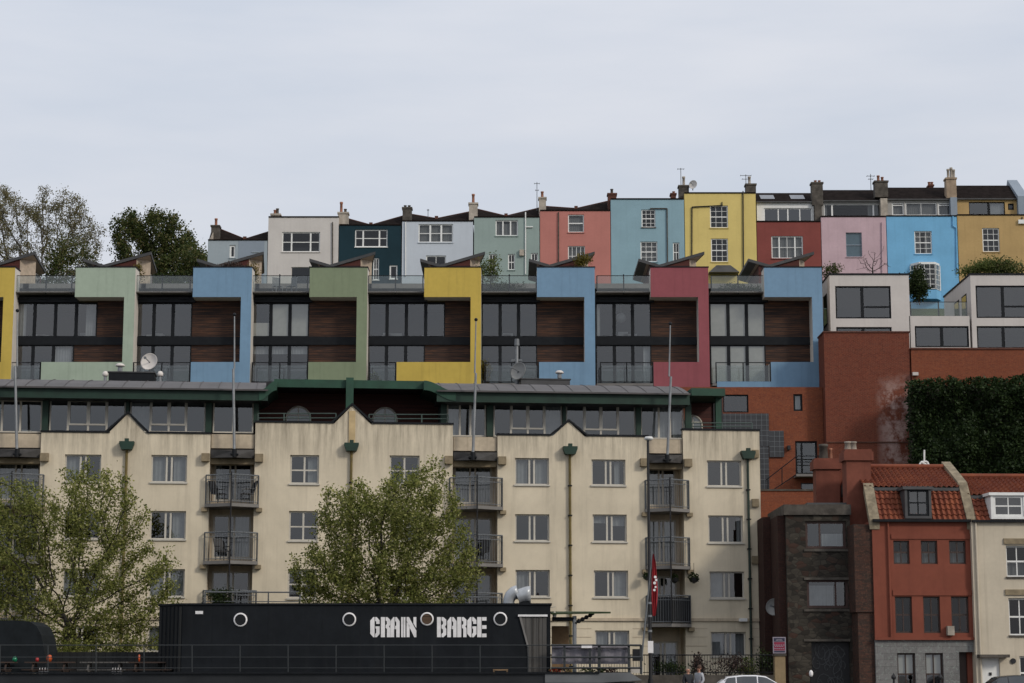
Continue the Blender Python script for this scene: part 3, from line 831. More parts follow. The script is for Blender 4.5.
# things fixed on the roofs
def aerial(px, yt, yb, d, bars, label):
    b0, t0 = at(px, yb, YV + d), at(px, yt, YV + d)
    o = thing('tv_aerial', label, 'aerial', b0, 0, 'television aerials on the ridge roofs')
    h = t0.z - b0.z
    m = MB().tube((0, 0, 0), (0, 0, h), .035, .03, 6); m.build('mast', M['rail'], o)
    a = MB()
    for dz, w in bars:
        a.tube((-w, 0, h - dz), (w, 0, h - dz), .028, .028, 5)
        for i in range(3): a.tube((-w + w * i, -.25, h - dz), (-w + w * i, .25, h - dz), .02, .02, 4)
    a.build('antenna', M['rail'], o)
aerial(537, 182, 212, 2, [(.15, .25), (.8, .15)], 'tall thin television aerial beside the chimney of the sage green house')
aerial(428, 209, 220, 2.5, [(.1, .08)], 'short bare aerial on the roof of the pale bluish white house')
aerial(681, 168, 186, 2, [(.1, .3)], 'small aerial above the chimney between the pale blue and yellow houses')
aerial(746, 174.5, 186, 2, [(.1, .5), (.45, .35)], 'wide aerial above the chimney of the yellow house')
aerial(871, 174, 190, 2, [(.2, .35), (.5, .2)], 'aerial on the roof of the pale pink house')
def dish(name, label, c, r, mat, face=(-.35, -1, .1), mast=1.0, grp=None):
    o = thing(name, label, 'satellite dish', c, 0, grp)
    prof = [(r * i / 6, -.26 * r * (1 - (i / 6) ** 2)) for i in range(7)] + [(r, .03), (r * .5, -.26 * r * .7 - .0)]
    d = MB().lathe([(max(1e-3, a), -b) for a, b in prof[:7]] + [(r, -.03)] + [(r * i / 6 + 1e-3, .26 * r * (1 - (i / 6) ** 2) + .03) for i in range(5, -1, -1)], (0, 0, 0), 20)
    db = d.build('dish', M[mat], o, True)
    q = Vector((0, 0, 1)).rotation_difference(Vector(face).normalized() * -1)
    db.rotation_mode = 'QUATERNION'; db.rotation_quaternion = q
    fd = Vector(face).normalized()
    MB().tube(fd * -.1, fd * r * 1.1 + Vector((0, 0, -.0)), .025, .025, 6).box(fd.x * r * 1.1 - .06, fd.x * r * 1.1 + .06, fd.y * r * 1.1 - .06, fd.y * r * 1.1 + .06, fd.z * r * 1.1 - .06, fd.z * r * 1.1 + .06).build('feed_arm', M['rail'], o)
    MB().tube((0, .15, 0), (0, .3, -mast), .045, .045, 8).build('mast', M['rail'], o)
    return o
M['dish_white'] = plain('white_dish', (.62, .58, .54, 1), .5, var=.12); M['dish_grey'] = plain('grey_dish', (.22, .22, .21, 1), .45, .2)
dish('satellite_dish', 'cream satellite dish on the ridge chimney of the yellow house', at(693, 184.5, YV + .3), .42, 'dish_white', (-.6, -1, .15), .5)
# ================================================================== cream apartment block on the quay
f = Fr('apartment_block', 'long cream rendered apartment block with green eaves, gables and recessed balconies behind the barge', 'apartment block', 400, 100.0, 0.0, 5.7)
AP = f; rt = f.root
def creamwall():
    m, nt, N, L, bs = newmat('stained_cream_render')
    col = C('#d6c8ad')
    v = coords(nt)
    c = mixc(nt, ramp(nt, nz(nt, v, .28, 6, .62), .36, .66), mul(col, 1.04), mul(col, .84))
    c = mixc(nt, ramp(nt, nz(nt, v, 2.2, 5, .65), .48, .78, 0, .25), c, mul(col, .66))
    for sc_, xs, a, b, k in ((1.0, 1.1, .52, .76, .30), (2.0, 2.6, .57, .80, .25)):
        vs = coords(nt, (xs, xs, .09))
        s = ramp(nt, nz(nt, vs, sc_, 6, .7), a, b, 0, k)
        c = mixc(nt, s, c, C('#6f6354'))
    # run-off grime that hangs down from the parapet
    sep = N.new('ShaderNodeSeparateXYZ'); L.new(v, sep.inputs[0])
    vt = coords(nt, (3.0, 3.0, .25))
    hang = N.new('ShaderNodeMath'); hang.operation = 'MULTIPLY'
    L.new(ramp(nt, nz(nt, vt, 1.0, 6, .75), .42, .64, 0, .62), hang.inputs[0])
    L.new(ramp(nt, sep.outputs['Z'], 11.0, 14.0), hang.inputs[1])
    c = mixc(nt, hang.outputs[0], c, C('#5f564a'))
    L.new(c, bs.inputs['Base Color'])
    bs.inputs['Roughness'].default_value = .92; bs.inputs['Specular IOR Level'].default_value = .2
    bump(nt, bs, nz(nt, v, 30, 3), .2, .01)
    return m
M['cream'] = creamwall()
M['cream_top'] = stucco('dirty_cream_render', C('#bfae94', 1.0), .3, .45, .6, .9, C('#5a5044'))
M['ochre'] = stucco('tan_stone_block', C('#8f7f63'), .3, .3, 3)
M['pipe_ochre'] = plain('mossy_pipe', C('#6b5a25'), .7, var=.4)
M['pipe_green'] = plain('green_pipe', (.02, .035, .025, 1), .6)
M['ochre_pale'] = stucco('yellow_stained_render', C('#c2a878'), .2, .3, 1.0)
M['step_mat'] = M['concrete']
H = []
def W(x0, y0, x1, y1, kind='slit', cur=None, **k):
    rc = f.rect(x0, y0, x1, y1)
    if kind == 'slit':
        return add_window(f, H, rc, ((.43, .09), (.57, .09)), (), .075, .09, 'cream_frame', 'glass', 'cream_frame', cur, 0, .13, **k)
    return add_window(f, H, rc, ((.5, .09),), ((.48, .07),), .085, .09, 'cream_frame', 'glass', 'cream_frame', cur, 0, .13, **k)
L_, R_, B_ = [(0, .4, 0, 1)], [(.62, 1, 0, 1)], [(0, .38, 0, 1), (.62, 1, 0, 1)]
for r, (a, b, ha, hb) in enumerate(((455, 482.5, 460.5, 486.5), (511, 539.5, 515.5, 543), (569, 597, 571.5, 598.5), (626, 652, 632, 656.5))):
    dx = -1.2 * r
    W(64.5 + dx, a - .5, 101 + dx, b - .5, cur=[L_, None, B_, None][r])
    W(151 + dx, a, 187 + dx, b, cur=[B_, R_, B_, B_][r])
    W(290 + dx, a, 319 + dx, b + 1.5, 'cross', cur=[R_, None, None, B_][r])
    W(389.5 + dx * .5, a + .5, 419.5 + dx * .5, b + 2, 'cross', cur=[None, R_, None, None][r])
    W(515 + .2 * r, 458 + 56.2 * r - (.5 if r > 1 else 0), 549 + .4 * r, 485 + 56.2 * r - (.5 if r > 1 else 0), cur=[B_, None, L_, B_][r])
    W(591.5 + 1.2 * r, 459.5 + (ha - 460.5) - (0 if r < 3 else .5), 625.5 + 1.3 * r, 485.5 + (hb - 486.5), cur=[[(.7, .85, 0, 1)], [(0, .4, .7, 1), (.6, 1, .6, 1)], R_, B_][r])
    W(707 + 1.4 * r, ha, 741.5 + 1.5 * r, hb, cur=[None, [(.85, 1, 0, 1)], L_, B_][r])
# section bounds (local u at mid height)
U = lambda px, py=520, d=0.: f.x(px, py, d)
secs = [(-130, -12, 433), (38, 208.5, 433), (253.5, 452.5, 423.5), (497.5, 648.5, 436), (684, 761, 430.5)]
wb = MB()
zbase_ = -.2
for a, b, yt in secs:
    wb.wall(U(a), U(b), zbase_, f.z((a + b) / 2, yt), 0, .34, H)
# gables over the pilasters
for x0, xm, x1, yt, yb in ((108.5, 127.5, 145.5, 413.5, 433), (334.5, 352, 370.5, 405.5, 423.5), (553, 569, 584.5, 421.5, 436)):
    zb = f.z((x0 + x1) / 2, yb) ; zt = f.z(xm, yt)
    sec = [s for s in secs if s[0] < xm < s[1]][0]
    zb = f.z((sec[0] + sec[1]) / 2, sec[2])
    ua, um, ub = U(x0, yb), U(xm, yb), U(x1, yb)
    wb.prism([(ua, zb), (ub, zb), (um, zt)], .001, .339)
    cb = MB().prism([(ua - .12, zb + .0), (um, zt + .005), (um, zt + .13), (ua - .26, zb + .0)], -.08, .42)
    cb.prism([(um, zt + .005), (ub + .12, zb + .0), (ub + .26, zb + .0), (um, zt + .13)], -.08, .42)
    cb.build('gable_coping', M['dark_frame'], rt)
# flank wall and back
wb.box(U(761) - .34, U(761), .345, 12, zbase_, f.z(724, 431))
wb.box(U(-130), U(761), 11.7, 12, zbase_, f.z(400, 440))
wb.build('wall', M['cream'], rt)
# parapet copings
for a, b, yt in secs:
    z = f.z((a + b) / 2, yt)
    cuts = [(U(a) - .04, U(b) + .04)]
    for x0, x1 in ((107, 147), (333, 372), (551.5, 586)):
        if a < x0 < b: cuts = [(U(a) - .04, U(x0)), (U(x1), U(b) + .04)]
    for p, q in cuts: MB().box(p, q, -.06, .40, z + .003, z + .09).build('parapet_coping', M['dark_frame'], rt)
interior(f, U(-130) + .4, U(761) - .4, 0, f.z(400, 440), 1.75, 5, [f.z(400, y) for y in (500, 556, 612)])
# band course and rusticated base
zb1, zb0 = f.z(600, 618), f.z(600, 621)
for a, b, yt in secs: MB().box(U(a) - .03, U(b) + .03, -.09, -.003, zb0, zb1).build('band_course', M['cream_top'], rt)
# recessed bays
bays = [(-12, 38, 0), (208.5, 253.5, 1), (452.5, 497.5, 2), (648.5, 684, 3)]
drop = {0: -.8, 1: 0, 2: 2.6, 3: 5.0}
for a, b, i in bays:
    dy = drop[i]
    ua, ub = U(a) + .005, U(b) - .005
    xm = (a + b) / 2; um = (ua + ub) / 2
    H2 = []
    dR = 1.25
    for r, (t, bt) in enumerate(((461, 499), (513, 557), (570, 612), (636, 672))):
        rc0 = f.rect(a + 1, t + dy, b - 1, bt + dy, 0)
        rc = (ua + .16, ub - .16, rc0[2], rc0[3])
        cur = [[(0, .38, 0, 1), (.64, .98, 0, 1)], [(.02, .2, 0, 1)], [(.6, .95, 0, 1)], [(0, .4, 0, 1)]][(r + i * (1 if i != 2 else 0)) % 4]
        add_window(f, H2, rc, ((.42, .09), (.56, .09)), (), .09, .09, 'cream_frame', 'glass', None, cur, dR, .12, 'balcony_door')
    ztop = f.z(xm, 433 + dy)
    rw = MB().wall(ua + .001, ub - .001, zbase_, ztop, dR, dR + .3, H2)
    rw.box(ua, ua + .02, .35, dR, zbase_, ztop).box(ub - .02, ub, .35, dR, zbase_, ztop)
    rw.build('recess_wall', M['cream_top'], rt)
    # lintel over the bay with the dark prow canopy that carries the flagpole
    zl1, zl0 = f.z(xm, 434 + dy), f.z(xm, 448 + dy)
    MB().box(ua + .03, ub - .03, .14, dR - .01, zl0, zl1).build('bay_parapet', M['cream_top'], rt)
    zc = f.z(xm, 458 + dy)
    MB().box(ua + .03, ub - .03, .10, .5, f.z(xm, 464 + dy), zc - .01).build('lintel', M['ochre'], rt)
    cn = MB().add([(ua + .03, -.02, zc), (ub - .03, -.02, zc), (um, -.85, zc - .05), (ua + .03, -.02, zc + .42), (ub - .03, -.02, zc + .42), (um, -.55, zc + .3), (ua + .03, .6, zc + .5), (ub - .03, .6, zc + .5), (ua + .03, .6, zc), (ub - .03, .6, zc)],
                  [(0, 2, 1), (0, 3, 5, 2), (2, 5, 4, 1), (3, 6, 7, 4, 5), (0, 1, 9, 8), (0, 8, 6, 3), (1, 4, 7, 9)])
    cn.build('canopy', M['lead_dark'] if 'lead_dark' in M else M['black'], rt)
    for u in (ua - .22, ub + .22):
        MB().box(u - .2, u + .2, -.30, -.003, zc - .2, zc + .2).build('corbel', M['ochre'], rt)
    # prow balconies
    for r, (rtp, slb) in enumerate(((476, 504.5), (533.2, 561.5), (591, 619))):
        zs, zr = f.z(xm, slb + dy), f.z(xm, rtp + dy)
        P = [(ua - .16, -.28), (um + .02, -1.0), (ub + .22, -.28)]
        bl = MB().plan([(ua - .2, .05), (ua - .2, -.30), (um + .02, -1.05), (ub + .26, -.30), (ub + .26, .05)][::-1], zs - .16, zs)
        if r < 3: bl.plan([(ua + .01, dR - .01), (ua + .01, .055), (ub - .01, .055), (ub - .01, dR - .01)], zs - .155, zs - .01)
        bo = bl.build('balcony', M['concrete'], rt)
        for xa_ in (ua - .36, ub + .12): MB().box(xa_, xa_ + .3, -.26, -.004, zs - .36, zs - .17).build('balcony_bracket', M['ochre'], bo)
        rb = MB()
        pts = [(P[0][0], -.02)] + P + [(P[2][0], -.02)]
        for (p, q) in zip(pts[:-1], pts[1:]):
            L = math.hypot(q[0] - p[0], q[1] - p[1]); n = max(2, int(L / .14))
            rb.tube((p[0], p[1], zr), (q[0], q[1], zr), .034, .034, 6)
            rb.tube((p[0], p[1], zr - .22), (q[0], q[1], zr - .22), .018, .018, 5)
            rb.tube((p[0], p[1], zs + .1), (q[0], q[1], zs + .1), .018, .018, 5)
            for j in range(n + 1):
                t = j / n; xx, yy = p[0] + (q[0] - p[0]) * t, p[1] + (q[1] - p[1]) * t
                k_ = .032 if j in (0, n) else .010
                rb.tube((xx, yy, zs), (xx, yy, zr), k_, k_, 5)
        rb.build('railing', M['rail'], bo)
        if i == 3 and r == 2:
            for p, q in zip(P[:-1], P[1:]):
                MB().quad((p[0], p[1] + .03, zs + .05), (q[0], q[1] + .03, zs + .05), (q[0], q[1] + .03, zr - .08), (p[0], p[1] + .03, zr - .08)).build('dark_screen', M['black'], bo)
    # black rainwater pipe down the prow of the bay
    MB().tube((um + .02, -1.09, f.z(xm, 474 + dy)), (um + .02, -1.09, f.z(xm, 619 + dy)), .035, .035, 6).build('drop_pipe', M['black'], rt)
u0, u1, z0, z1 = f.rect(348.8, 409, 355.2, 443)
MB().box(u0, u1, -.06, -.004, z0, z1 - .1).build('stained_pilaster', M['ochre_pale'], rt)
# rainwater heads and pipes
for xc, yt, mat in ((127.3, 442, 'pipe_ochre'), (351.5, 443.5, 'pipe_ochre'), (569.5, 447, 'pipe_ochre'), (747, 451.5, 'pipe_green')):
    u, z = f.uz(xc, yt)
    o = MB().prism([(u - .26, z - .4), (u + .26, z - .4), (u + .36, z - .12), (u + .36, z), (u - .36, z), (u - .36, z - .12)], -.42, -.004).box(u - .1, u + .1, -.4, -.2, z + .003, z + .14).build('rainwater_head', M['green'], rt)
    MB().tube((u, -.12, z - .38), (u, -.12, .2), .065, .065, 8).build('downpipe', M[mat], o)
    bk = MB()
    zz = z - 2
    while zz > .5:
        bk.box(u - .1, u + .1, -.2, -.004, zz, zz + .06); zz -= 1.5
    bk.build('pipe_bracket', M['dark_frame'], o)
for y in (454, 503, 560):
    u, z = f.uz(755, y); MB().box(u - .17, u + .17, -.16, -.003, z - .2, z + .2).build('wall_box', M['ochre'], rt)
u, z = f.uz(744, 620); MB().box(u - .3, u + .1, -.35, -.095, z - .08, z + .08).build('security_camera', M['white_frame'], rt)

# ---- attic storey
dA = 1.5
def attic(x0, x1, yt, yb, panes, fr):
    rc = f.rect(x0, yt, x1, yb, dA)
    return add_window(f, [], rc, panes, (), .07, .10, 'cream_frame', 'glass', None, fr[1] if len(fr) > 1 else None, dA, .0, 'attic_window', fr[0], hole=False)
fr2 = ([(.22, .5, .12, .97), (.49, .79, .12, .97)],)
attic(-60, -13, 400, 432.5, (.5,), ((),))
attic(-12, 42, 400, 432.5, ((.26, .1), (.6, .1)), ((), [(.62, .8, 0, .1)]))
attic(49.5, 125.5, 400, 432.5, ((.245, .1), (.51, .1), (.755, .1)), ([(.25, .51, .22, .99), (.51, .755, .22, .99)],))
attic(130, 205.5, 400.5, 432.5, ((.27, .1), (.515, .1), (.745, .1)), ([(.27, .515, .22, .99), (.515, .745, .22, .99)], [(0, .26, 0, 1)]))
attic(213, 253.5, 400.5, 433, ((.5, .1),), ((),))
attic(447, 486, 402, 436.5, ((.33, .1), (.6, .1)), ((), [(0, .3, 0, 1), (.6, .7, 0, 1)]))
attic(493.5, 562, 402.5, 437, ((.255, .1), (.5, .1), (.745, .1)), ([(.255, .5, .22, .99), (.5, .745, .22, .99)], [(.76, .98, 0, 1)]))
attic(566, 635.5, 403, 438, ((.26, .1), (.5, .1), (.75, .1)), ([(.26, .5, .22, .99), (.5, .75, .22, .99)],))
attic(640.5, 684, 404, 439, ((.42, .1), (.68, .1)), ((), [(.3, .66, 0, 1), (.75, .95, 0, 1)]))
pb = MB()
for xc, w, a, b in ((45.7, 6, 399, 433), (127.8, 3, 400, 433), (209, 6, 400, 433), (256.5, 5, 388, 423), (443.5, 6, 390, 424), (489.5, 6, 402, 437), (564, 3, 402, 437), (638, 5, 403, 438), (687.5, 6, 398, 431)):
    u0, u1, z0, z1 = f.rect(xc - w / 2, a, xc + w / 2, b, dA)
    MB().box(u0, u1, dA - .25, dA - .01, z0, z1).build('attic_post', M['green'], rt)
interior(f, U(-60), U(256), f.z(120, 434, 1.7), f.z(120, 398, 1.7), dA + .3, 5)
interior(f, U(442), U(690), f.z(560, 440, 1.7), f.z(560, 402, 1.7), dA + .3, 5)
MB().box(U(-130), U(760), .35, 11.6, f.z(400, 436) - .9, f.z(400, 436) - .6).build('attic_floor', M['concrete'], rt)
# eaves: green fascia and shallow standing-seam roof
def eaves(x0, x1, yf0, yf1, yr, seams):
    xm = (x0 + x1) / 2
    u0, u1 = U(x0, 390), U(x1, 390)
    z0, z1 = f.z(xm, yf1), f.z(xm, yf0)
    MB().box(u0, u1, .1, .28, z0, z1 - .02).build('fascia', M['green'], rt)
    MB().box(u0, u1, .285, 2.4, z0 + .02, z0 + .1).build('eaves_soffit', M['black'], rt)
    D = 4.5; zr = f.z(xm, yr, D)
    n = 8; pr = []
    for i in range(n + 1):
        t = i / n; pr.append((-.06 + (D + .06) * t, z1 + (zr - z1) * (.55 * t + .45 * math.sin(t * math.pi / 2))))
    rb = MB()
    vs = [(u, y, z) for u in (u0, u1) for y, z in pr]
    rb.add(vs, [(i, i + n + 1, i + n + 2, i + 1) for i in range(n)])
    rb.box(u0, u1, D, 11, zr - .15, zr - .01)
    sb = rb; u = u0 + .3
    while u < u1:
        for (y, z), (y2, z2) in zip(pr[:-1], pr[1:]):
            sb.quad((u - .02, y, z + .002), (u + .02, y, z + .002), (u + .02, y2, z2 + .002), (u - .02, y2, z2 + .002))
            sb.quad((u, y, z), (u, y2, z2), (u, y2, z2 + .03), (u, y, z + .03))
        u += seams
    ro = rb.build('metal_roof', M['zinc'], rt)
    MB().box(u0, u1, -.12, -.065, z1 - .06, z1 + .02).build('gutter_edge', M['zinc'], ro)
    return pr, u0, u1, z0, z1
for x0, x1, a, b, c in ((-100, 268, 387.5, 398, 380.3), (437, 690, 392.3, 403, 385)):
    pr, u0, u1, z0, z1 = eaves(x0, x1, a, b, c, .95)
# green curved ends where the roof sweeps up to the flat beam of the central terrace
def sweep(xa, ya, xb, yb, d, th, ext):
    n = 14; top = []
    for i in range(n + 1):
        t = i / n; s_ = (1 - math.cos(math.pi * t)) / 2
        top.append(f.uz(xa + (xb - xa) * t, ya + (yb - ya) * s_, d))
    bot = [(u, z - th) for u, z in top]
    MB().prism(bot + top[::-1], d, d + ext).build('curved_eave', M['green_lit'], rt)
sweep(456, 391.5, 424, 380.5, .06, .48, 3.5)
sweep(259, 390.5, 277, 380.3, .06, .50, 3.5)
u0, u1, z0, z1 = f.rect(274, 380, 425, 388, .6)
MB().box(u0, u1, .6, .9, z0, z1).build('green_beam', M['green_lit'], rt)
MB().box(u0 - .4, u1 + .4, .905, 9, z1 - .3, z1 - .1).build('terrace_roof', M['black'], rt)
u0, u1, z0, z1 = f.rect(346, 377.5, 353.5, 411, .35)
MB().box(u0, u1, .35, .595, z0, z1).build('green_post', M['green_lit'], rt)
# timber terrace wall with arched windows
dT = 3.6
u0, u1, z0, z1 = f.rect(258, 384, 442, 428, dT)
tw = MB().box(u0 - .3, u1 + .3, dT, dT + .2, z0, z1); tw.build('timber_wall', M['redwood'], rt)
def arched(xc, w, yt, yb, d):
    u, zt = f.uz(xc, yt, d); zb = f.z(xc, yb, d); r = w / 2
    pts = [(u + r * math.cos(math.pi * i / 14), zt - r + r * math.sin(math.pi * i / 14)) for i in range(15)]
    pts = [(u - r, zb)] + [(u + r, zb)] + pts
    o = MB()
    for (a, b_), (c, e) in zip(pts, pts[1:] + pts[:1]): o.tube((a, d - .06, b_), (c, d - .06, e), .05, .05, 6)
    o.box(u - .03, u + .03, d - .09, d - .03, zb, zt - .02).box(u - r, u + r, d - .088, d - .032, zt - r * .75, zt - r * .65)
    w_ = o.build('arched_window', M['cream_frame'], rt)
    MB().prism(pts, d - .05, d - .02).build('pane', M['paleglass'], w_)
M['paleglass'] = plain('pale_reflecting_glass', (.12, .14, .15, 1), .12, spec=1.0)
arched(298.5, 1.25, 407, 428, dT); arched(385, 1.25, 408, 428, dT)
# right end: flat green canopy, post, dark timber and arched window
u0, u1, z0, z1 = f.rect(690.5, 389, 724, 396.5, .6)
MB().box(u0, u1 , .3, 5, z0, z1).build('green_canopy', M['green_lit'], rt)
u0, u1, z0, z1 = f.rect(715.5, 397, 721, 431, 1.2)
MB().box(u0, u1, 1.1, 1.4, z0, z1).build('green_post', M['green_lit'], rt)
u0, u1, z0, z1 = f.rect(690, 397, 713, 434, 3)
MB().box(u0, u1, 3, 3.2, z0, z1).build('timber_wall', M['redwood'], rt)
MB().box(u1 + .003, u1 + .5, 2.9, 4.5, z0, z1).build('timber_return', M['black'], rt)
arched(692.5, .95, 416, 434, 2.9)
# parapet rails of the roof terraces
def toprail(x0, x1, yt, yb, d, mat='rail'):
    b = MB(); n = max(2, int((x1 - x0) / 24))
    for i in range(n + 1):
        x = x0 + (x1 - x0) * i / n
        p0, p1 = f.p(x, yb, d), f.p(x, yt, d); b.tube(p0, p1, .035, .035, 6)
    for y in (yt, (yt + yb) / 2): b.tube(f.p(x0, y, d), f.p(x1, y, d), .028, .028, 6)
    b.build('terrace_rail', M[mat], rt)
M['rail_green'] = plain('green_grey_rail', (.06, .085, .075, 1), .5)
toprail(258, 336, 413.5, 422.5, .5, 'rail_green'); toprail(369, 448, 414.5, 423, .5, 'rail_green'); toprail(692, 752, 423, 430, .5, 'rail_green')

# flagpoles on the bay canopies
for (xb, yb, xt, yt, words) in ((17, 456, 17.3, 312, 'leftmost of four on the cream block, by the mint green framed house'),
                                (234.3, 456, 234.5, 316, 'on the cream block, before the light blue frame with a roof plant'),
                                (472.8, 459, 476, 321, 'on the cream block, in front of the bright yellow framed house'),
                                (667.2, 461.5, 670.3, 325, 'on the cream block, in front of the raspberry red framed house')):
    ub, zb = f.uz(xb, yb, -.75); ut, zt = f.uz(xt, yt, -.75)
    w = f.world(ub, -.75, zb)
    o = thing('flagpole', 'thin flagpole ' + words, 'flagpole', w, f.a, 'flagpoles on the cream block')
    MB().tube((0, 0, 0), (ut - ub, 0, (zt - zb) * .62), .075, .06, 8).tube(((ut - ub) * .62, 0, (zt - zb) * .62), (ut - ub, 0, zt - zb), .045, .03, 8).build('pole', M['galv'], o)
    MB().ball((ut - ub, 0, zt - zb + .07), .09, 8, 6).build('finial', M['dark_frame'], o)
    MB().tube((0, 0, -.05), (0, 0, .35), .12, .12, 8).box(-.2, .2, -.1, .3, .06, .12).build('foot_bracket', M['dark_frame'], o)

# roof plant
def boxthing(name, label, cat, x0, y0, x1, y1, d, dep, mat):
    u0, u1, z0, z1 = f.rect(x0, y0, x1, y1, d)
    w = f.world((u0 + u1) / 2, d, z0)
    o = thing(name, label, cat, w, f.a)
    h = (u1 - u0) / 2
    MB().box(-h, h, 0, dep, 0, z1 - z0 - .06).build('casing', M[mat], o)
    MB().box(-h - .05, h + .05, -.05, dep + .05, z1 - z0 - .058, z1 - z0).build('lid', M['lead'], o)
    return o
boxthing('roof_plant_box', 'long dark box on the metal roof below the white satellite dish', 'roof box', 108.5, 371.5, 154, 384, 5.2, 1.5, 'dark_frame')
boxthing('roof_plant_box', 'long dark box on the metal roof right of the grey satellite dish', 'roof box', 521, 378.5, 570, 391, 5.2, 1.5, 'lead')
def cowl(label, x, yt, yb, d, r):
    u, z0 = f.uz(x, yb, d); z1 = f.z(x, yt, d); h = z1 - z0
    o = thing('vent_cowl', label, 'roof vent', f.world(u, d, z0), 0, 'vent cowls on the metal roof')
    MB().tube((0, 0, 0), (0, 0, h * .6), r * .55, r * .5, 10).build('pipe', M['galv'], o)
    MB().lathe([(r * .5, h * .58), (r, h * .62), (r * 1.05, h * .8), (r * .6, h * .97), (.001, h)], (0, 0, 0), 14).build('cap', M['dish_white'], o, True)
cowl('short white vent cowl left of the dark roof box below the white dish', 105, 371, 384, 5.2, .15)
cowl('white mushroom vent cowl on top of the left dark roof box', 120, 363.5, 371.3, 5.9, .24)
cowl('short white vent cowl right of the dark roof box below the white dish', 160, 371, 384, 5.2, .15)
cowl('shiny round vent cowl on top of the right dark roof box', 559.5, 370.5, 378.3, 5.9, .22)
_u, _z = f.uz(149, 361.5, 5.5)
dish('satellite_dish', 'white satellite dish standing on the left dark roof box', f.world(_u, 5.5, _z), .47, 'dish_white', (-.25, -1, .25), .75)
_u, _z = f.uz(518, 371, 5.3)
dish('satellite_dish', 'grey satellite dish on a stubby mast beside the right dark roof box', f.world(_u, 5.3, _z), .50, 'dish_grey', (-.75, -1, .3), .8)
_o = thing('antenna_mast', 'stubby pale mast behind the grey satellite dish', 'mast', f.world(_u - .02, 5.7, f.z(517, 384, 5.7)), 0)
_h = f.z(517, 339, 5.7) - f.z(517, 384, 5.7)
MB().tube((0, 0, 0), (0, 0, _h * .85), .09, .08, 8).build('pole', M['galv'], _o)
MB().tube((0, 0, _h * .85), (0, 0, _h), .14, .12, 8).box(-.3, .3, -.05, .05, _h * .5, _h * .55).build('fitting', M['rail'], _o)

# furniture on the balconies
def chair(label, w, rz, mat='black'):
    o = thing('balcony_chair', label, 'chair', w, rz, 'dark chairs on the balconies of the cream block')
    MB().box(-.26, .26, -.25, .25, .40, .46).build('seat', M[mat], o)
    MB().add([(-.26, .22, .46), (.26, .22, .46), (.26, .42, 1.08), (-.26, .42, 1.08), (-.26, .27, .46), (.26, .27, .46), (.26, .47, 1.08), (-.26, .47, 1.08)], [(0, 1, 2, 3), (5, 4, 7, 6), (0, 3, 7, 4), (1, 5, 6, 2), (3, 2, 6, 7), (0, 4, 5, 1)]).build('backrest', M[mat], o)
    for sx in (-.23, .23):
        for sy in (-.22, .22): MB().tube((sx, sy, 0), (sx, sy, .4), .022, .022, 6).build('leg', M[mat], o)
        MB().tube((sx * 1.1, -.2, .66), (sx * 1.1, .33, .68), .022, .022, 6).build('arm', M[mat], o)
def terrace_chair(label, px, rz):
    w = at(px, 293, 129.6); o = thing('terrace_chair', label, 'chair', (w.x, 129.6, w.z), rz, 'slatted chairs on the blue house roof terrace')
    MB().box(-.25, .25, -.24, .24, .42, .46).build('seat', M['rail'], o)
    for i in range(6): MB().box(-.25 + i * .085, -.195 + i * .085, .24, .27, .46, 1.02).build('back_slat', M['rail'], o)
    MB().box(-.27, .27, .235, .275, 1.022, 1.07).build('back_rail', M['rail'], o)
    for sx in (-.23, .23):
        for sy in (-.22, .22): MB().box(sx - .02, sx + .02, sy - .02, sy + .02, 0, .418).build('leg', M['rail'], o)
terrace_chair('slatted chair on the left behind the glass, beside the sage green frame', 277.5, R(35))
terrace_chair('slatted chair on the right behind the glass, nearer the sage green frame', 291.5, R(-35))
def onbalc(px, py, d): 
    u, z = AP.uz(px, py, d); return AP.world(u, d, z)
chair('black chair on the left of the topmost balcony between the two trees', onbalc(218, 502.5, -.2), R(60))
chair('black chair tilted back on the right of the topmost balcony between the two trees', onbalc(247, 502.5, -.2), R(-60))
chair('black chair on the second balcony down between the two trees', onbalc(222, 560, -.1), R(40))
chair('black chair on the second balcony of the bay left of the GRAIN BARGE door', onbalc(482, 560.5, -.1), R(-30))
def basket(label, px, py, d, r):
    w = onbalc(px, py, d)
    o = thing('hanging_basket', label, 'hanging basket', w, 0, 'hanging baskets by the balconies')
    MB().lathe([(.02, -r * .9), (r * .6, -r * .6), (r * .75, 0), (.02, 0)], (0, 0, 0), 12).build('basket', M['black'], o)
    leafball(o, 'plant', r * .8, 260, M['leaf_dark'], .05)
    MB().tube((0, 0, 0), (0, 0, r * 2.2), .012, .012, 5).build('chain', M['black'], o)
PENDING = [lambda: basket('round dark hanging basket right of the black screened balcony', 694, 577.5, -.5, .33),
           lambda: basket('dark hanging basket inside the bay above the black screened balcony', 675, 578, -.3, .28),
           lambda: basket('small hanging basket left of the black screened balcony', 646.5, 576, -.5, .24)]
# walkway railing above the barge
def walkrail(x0, x1, yt, yb, label):
    u0, z1 = f.uz(x0, yt, -1.6); u1 = f.x(x1, yt, -1.6); z0 = f.z((x0 + x1) / 2, yb, -1.6)
    o = thing('walkway_railing', label, 'railing', f.world(u0, -1.6, 0), f.a, 'grey railings in front of the cream block')
    L = u1 - u0
    b = MB().tube((0, 0, z1), (L, 0, z1), .035, .035, 6).tube((0, 0, z1 - .45), (L, 0, z1 - .45), .022, .022, 6)
    n = max(2, int(L / 1.4))
    b.build('rail', M['rail'], o)
    for i in range(n + 1): MB().tube((L * i / n, 0, 0), (L * i / n, 0, z1), .035, .035, 6).build('post', M['rail'], o)
walkrail(205, 300, 592, 607, 'grey railing before the cream block, above the leftmost round porthole of the barge')
walkrail(446, 497, 597, 612, 'short grey railing in front of the cream block, above the word BARGE')
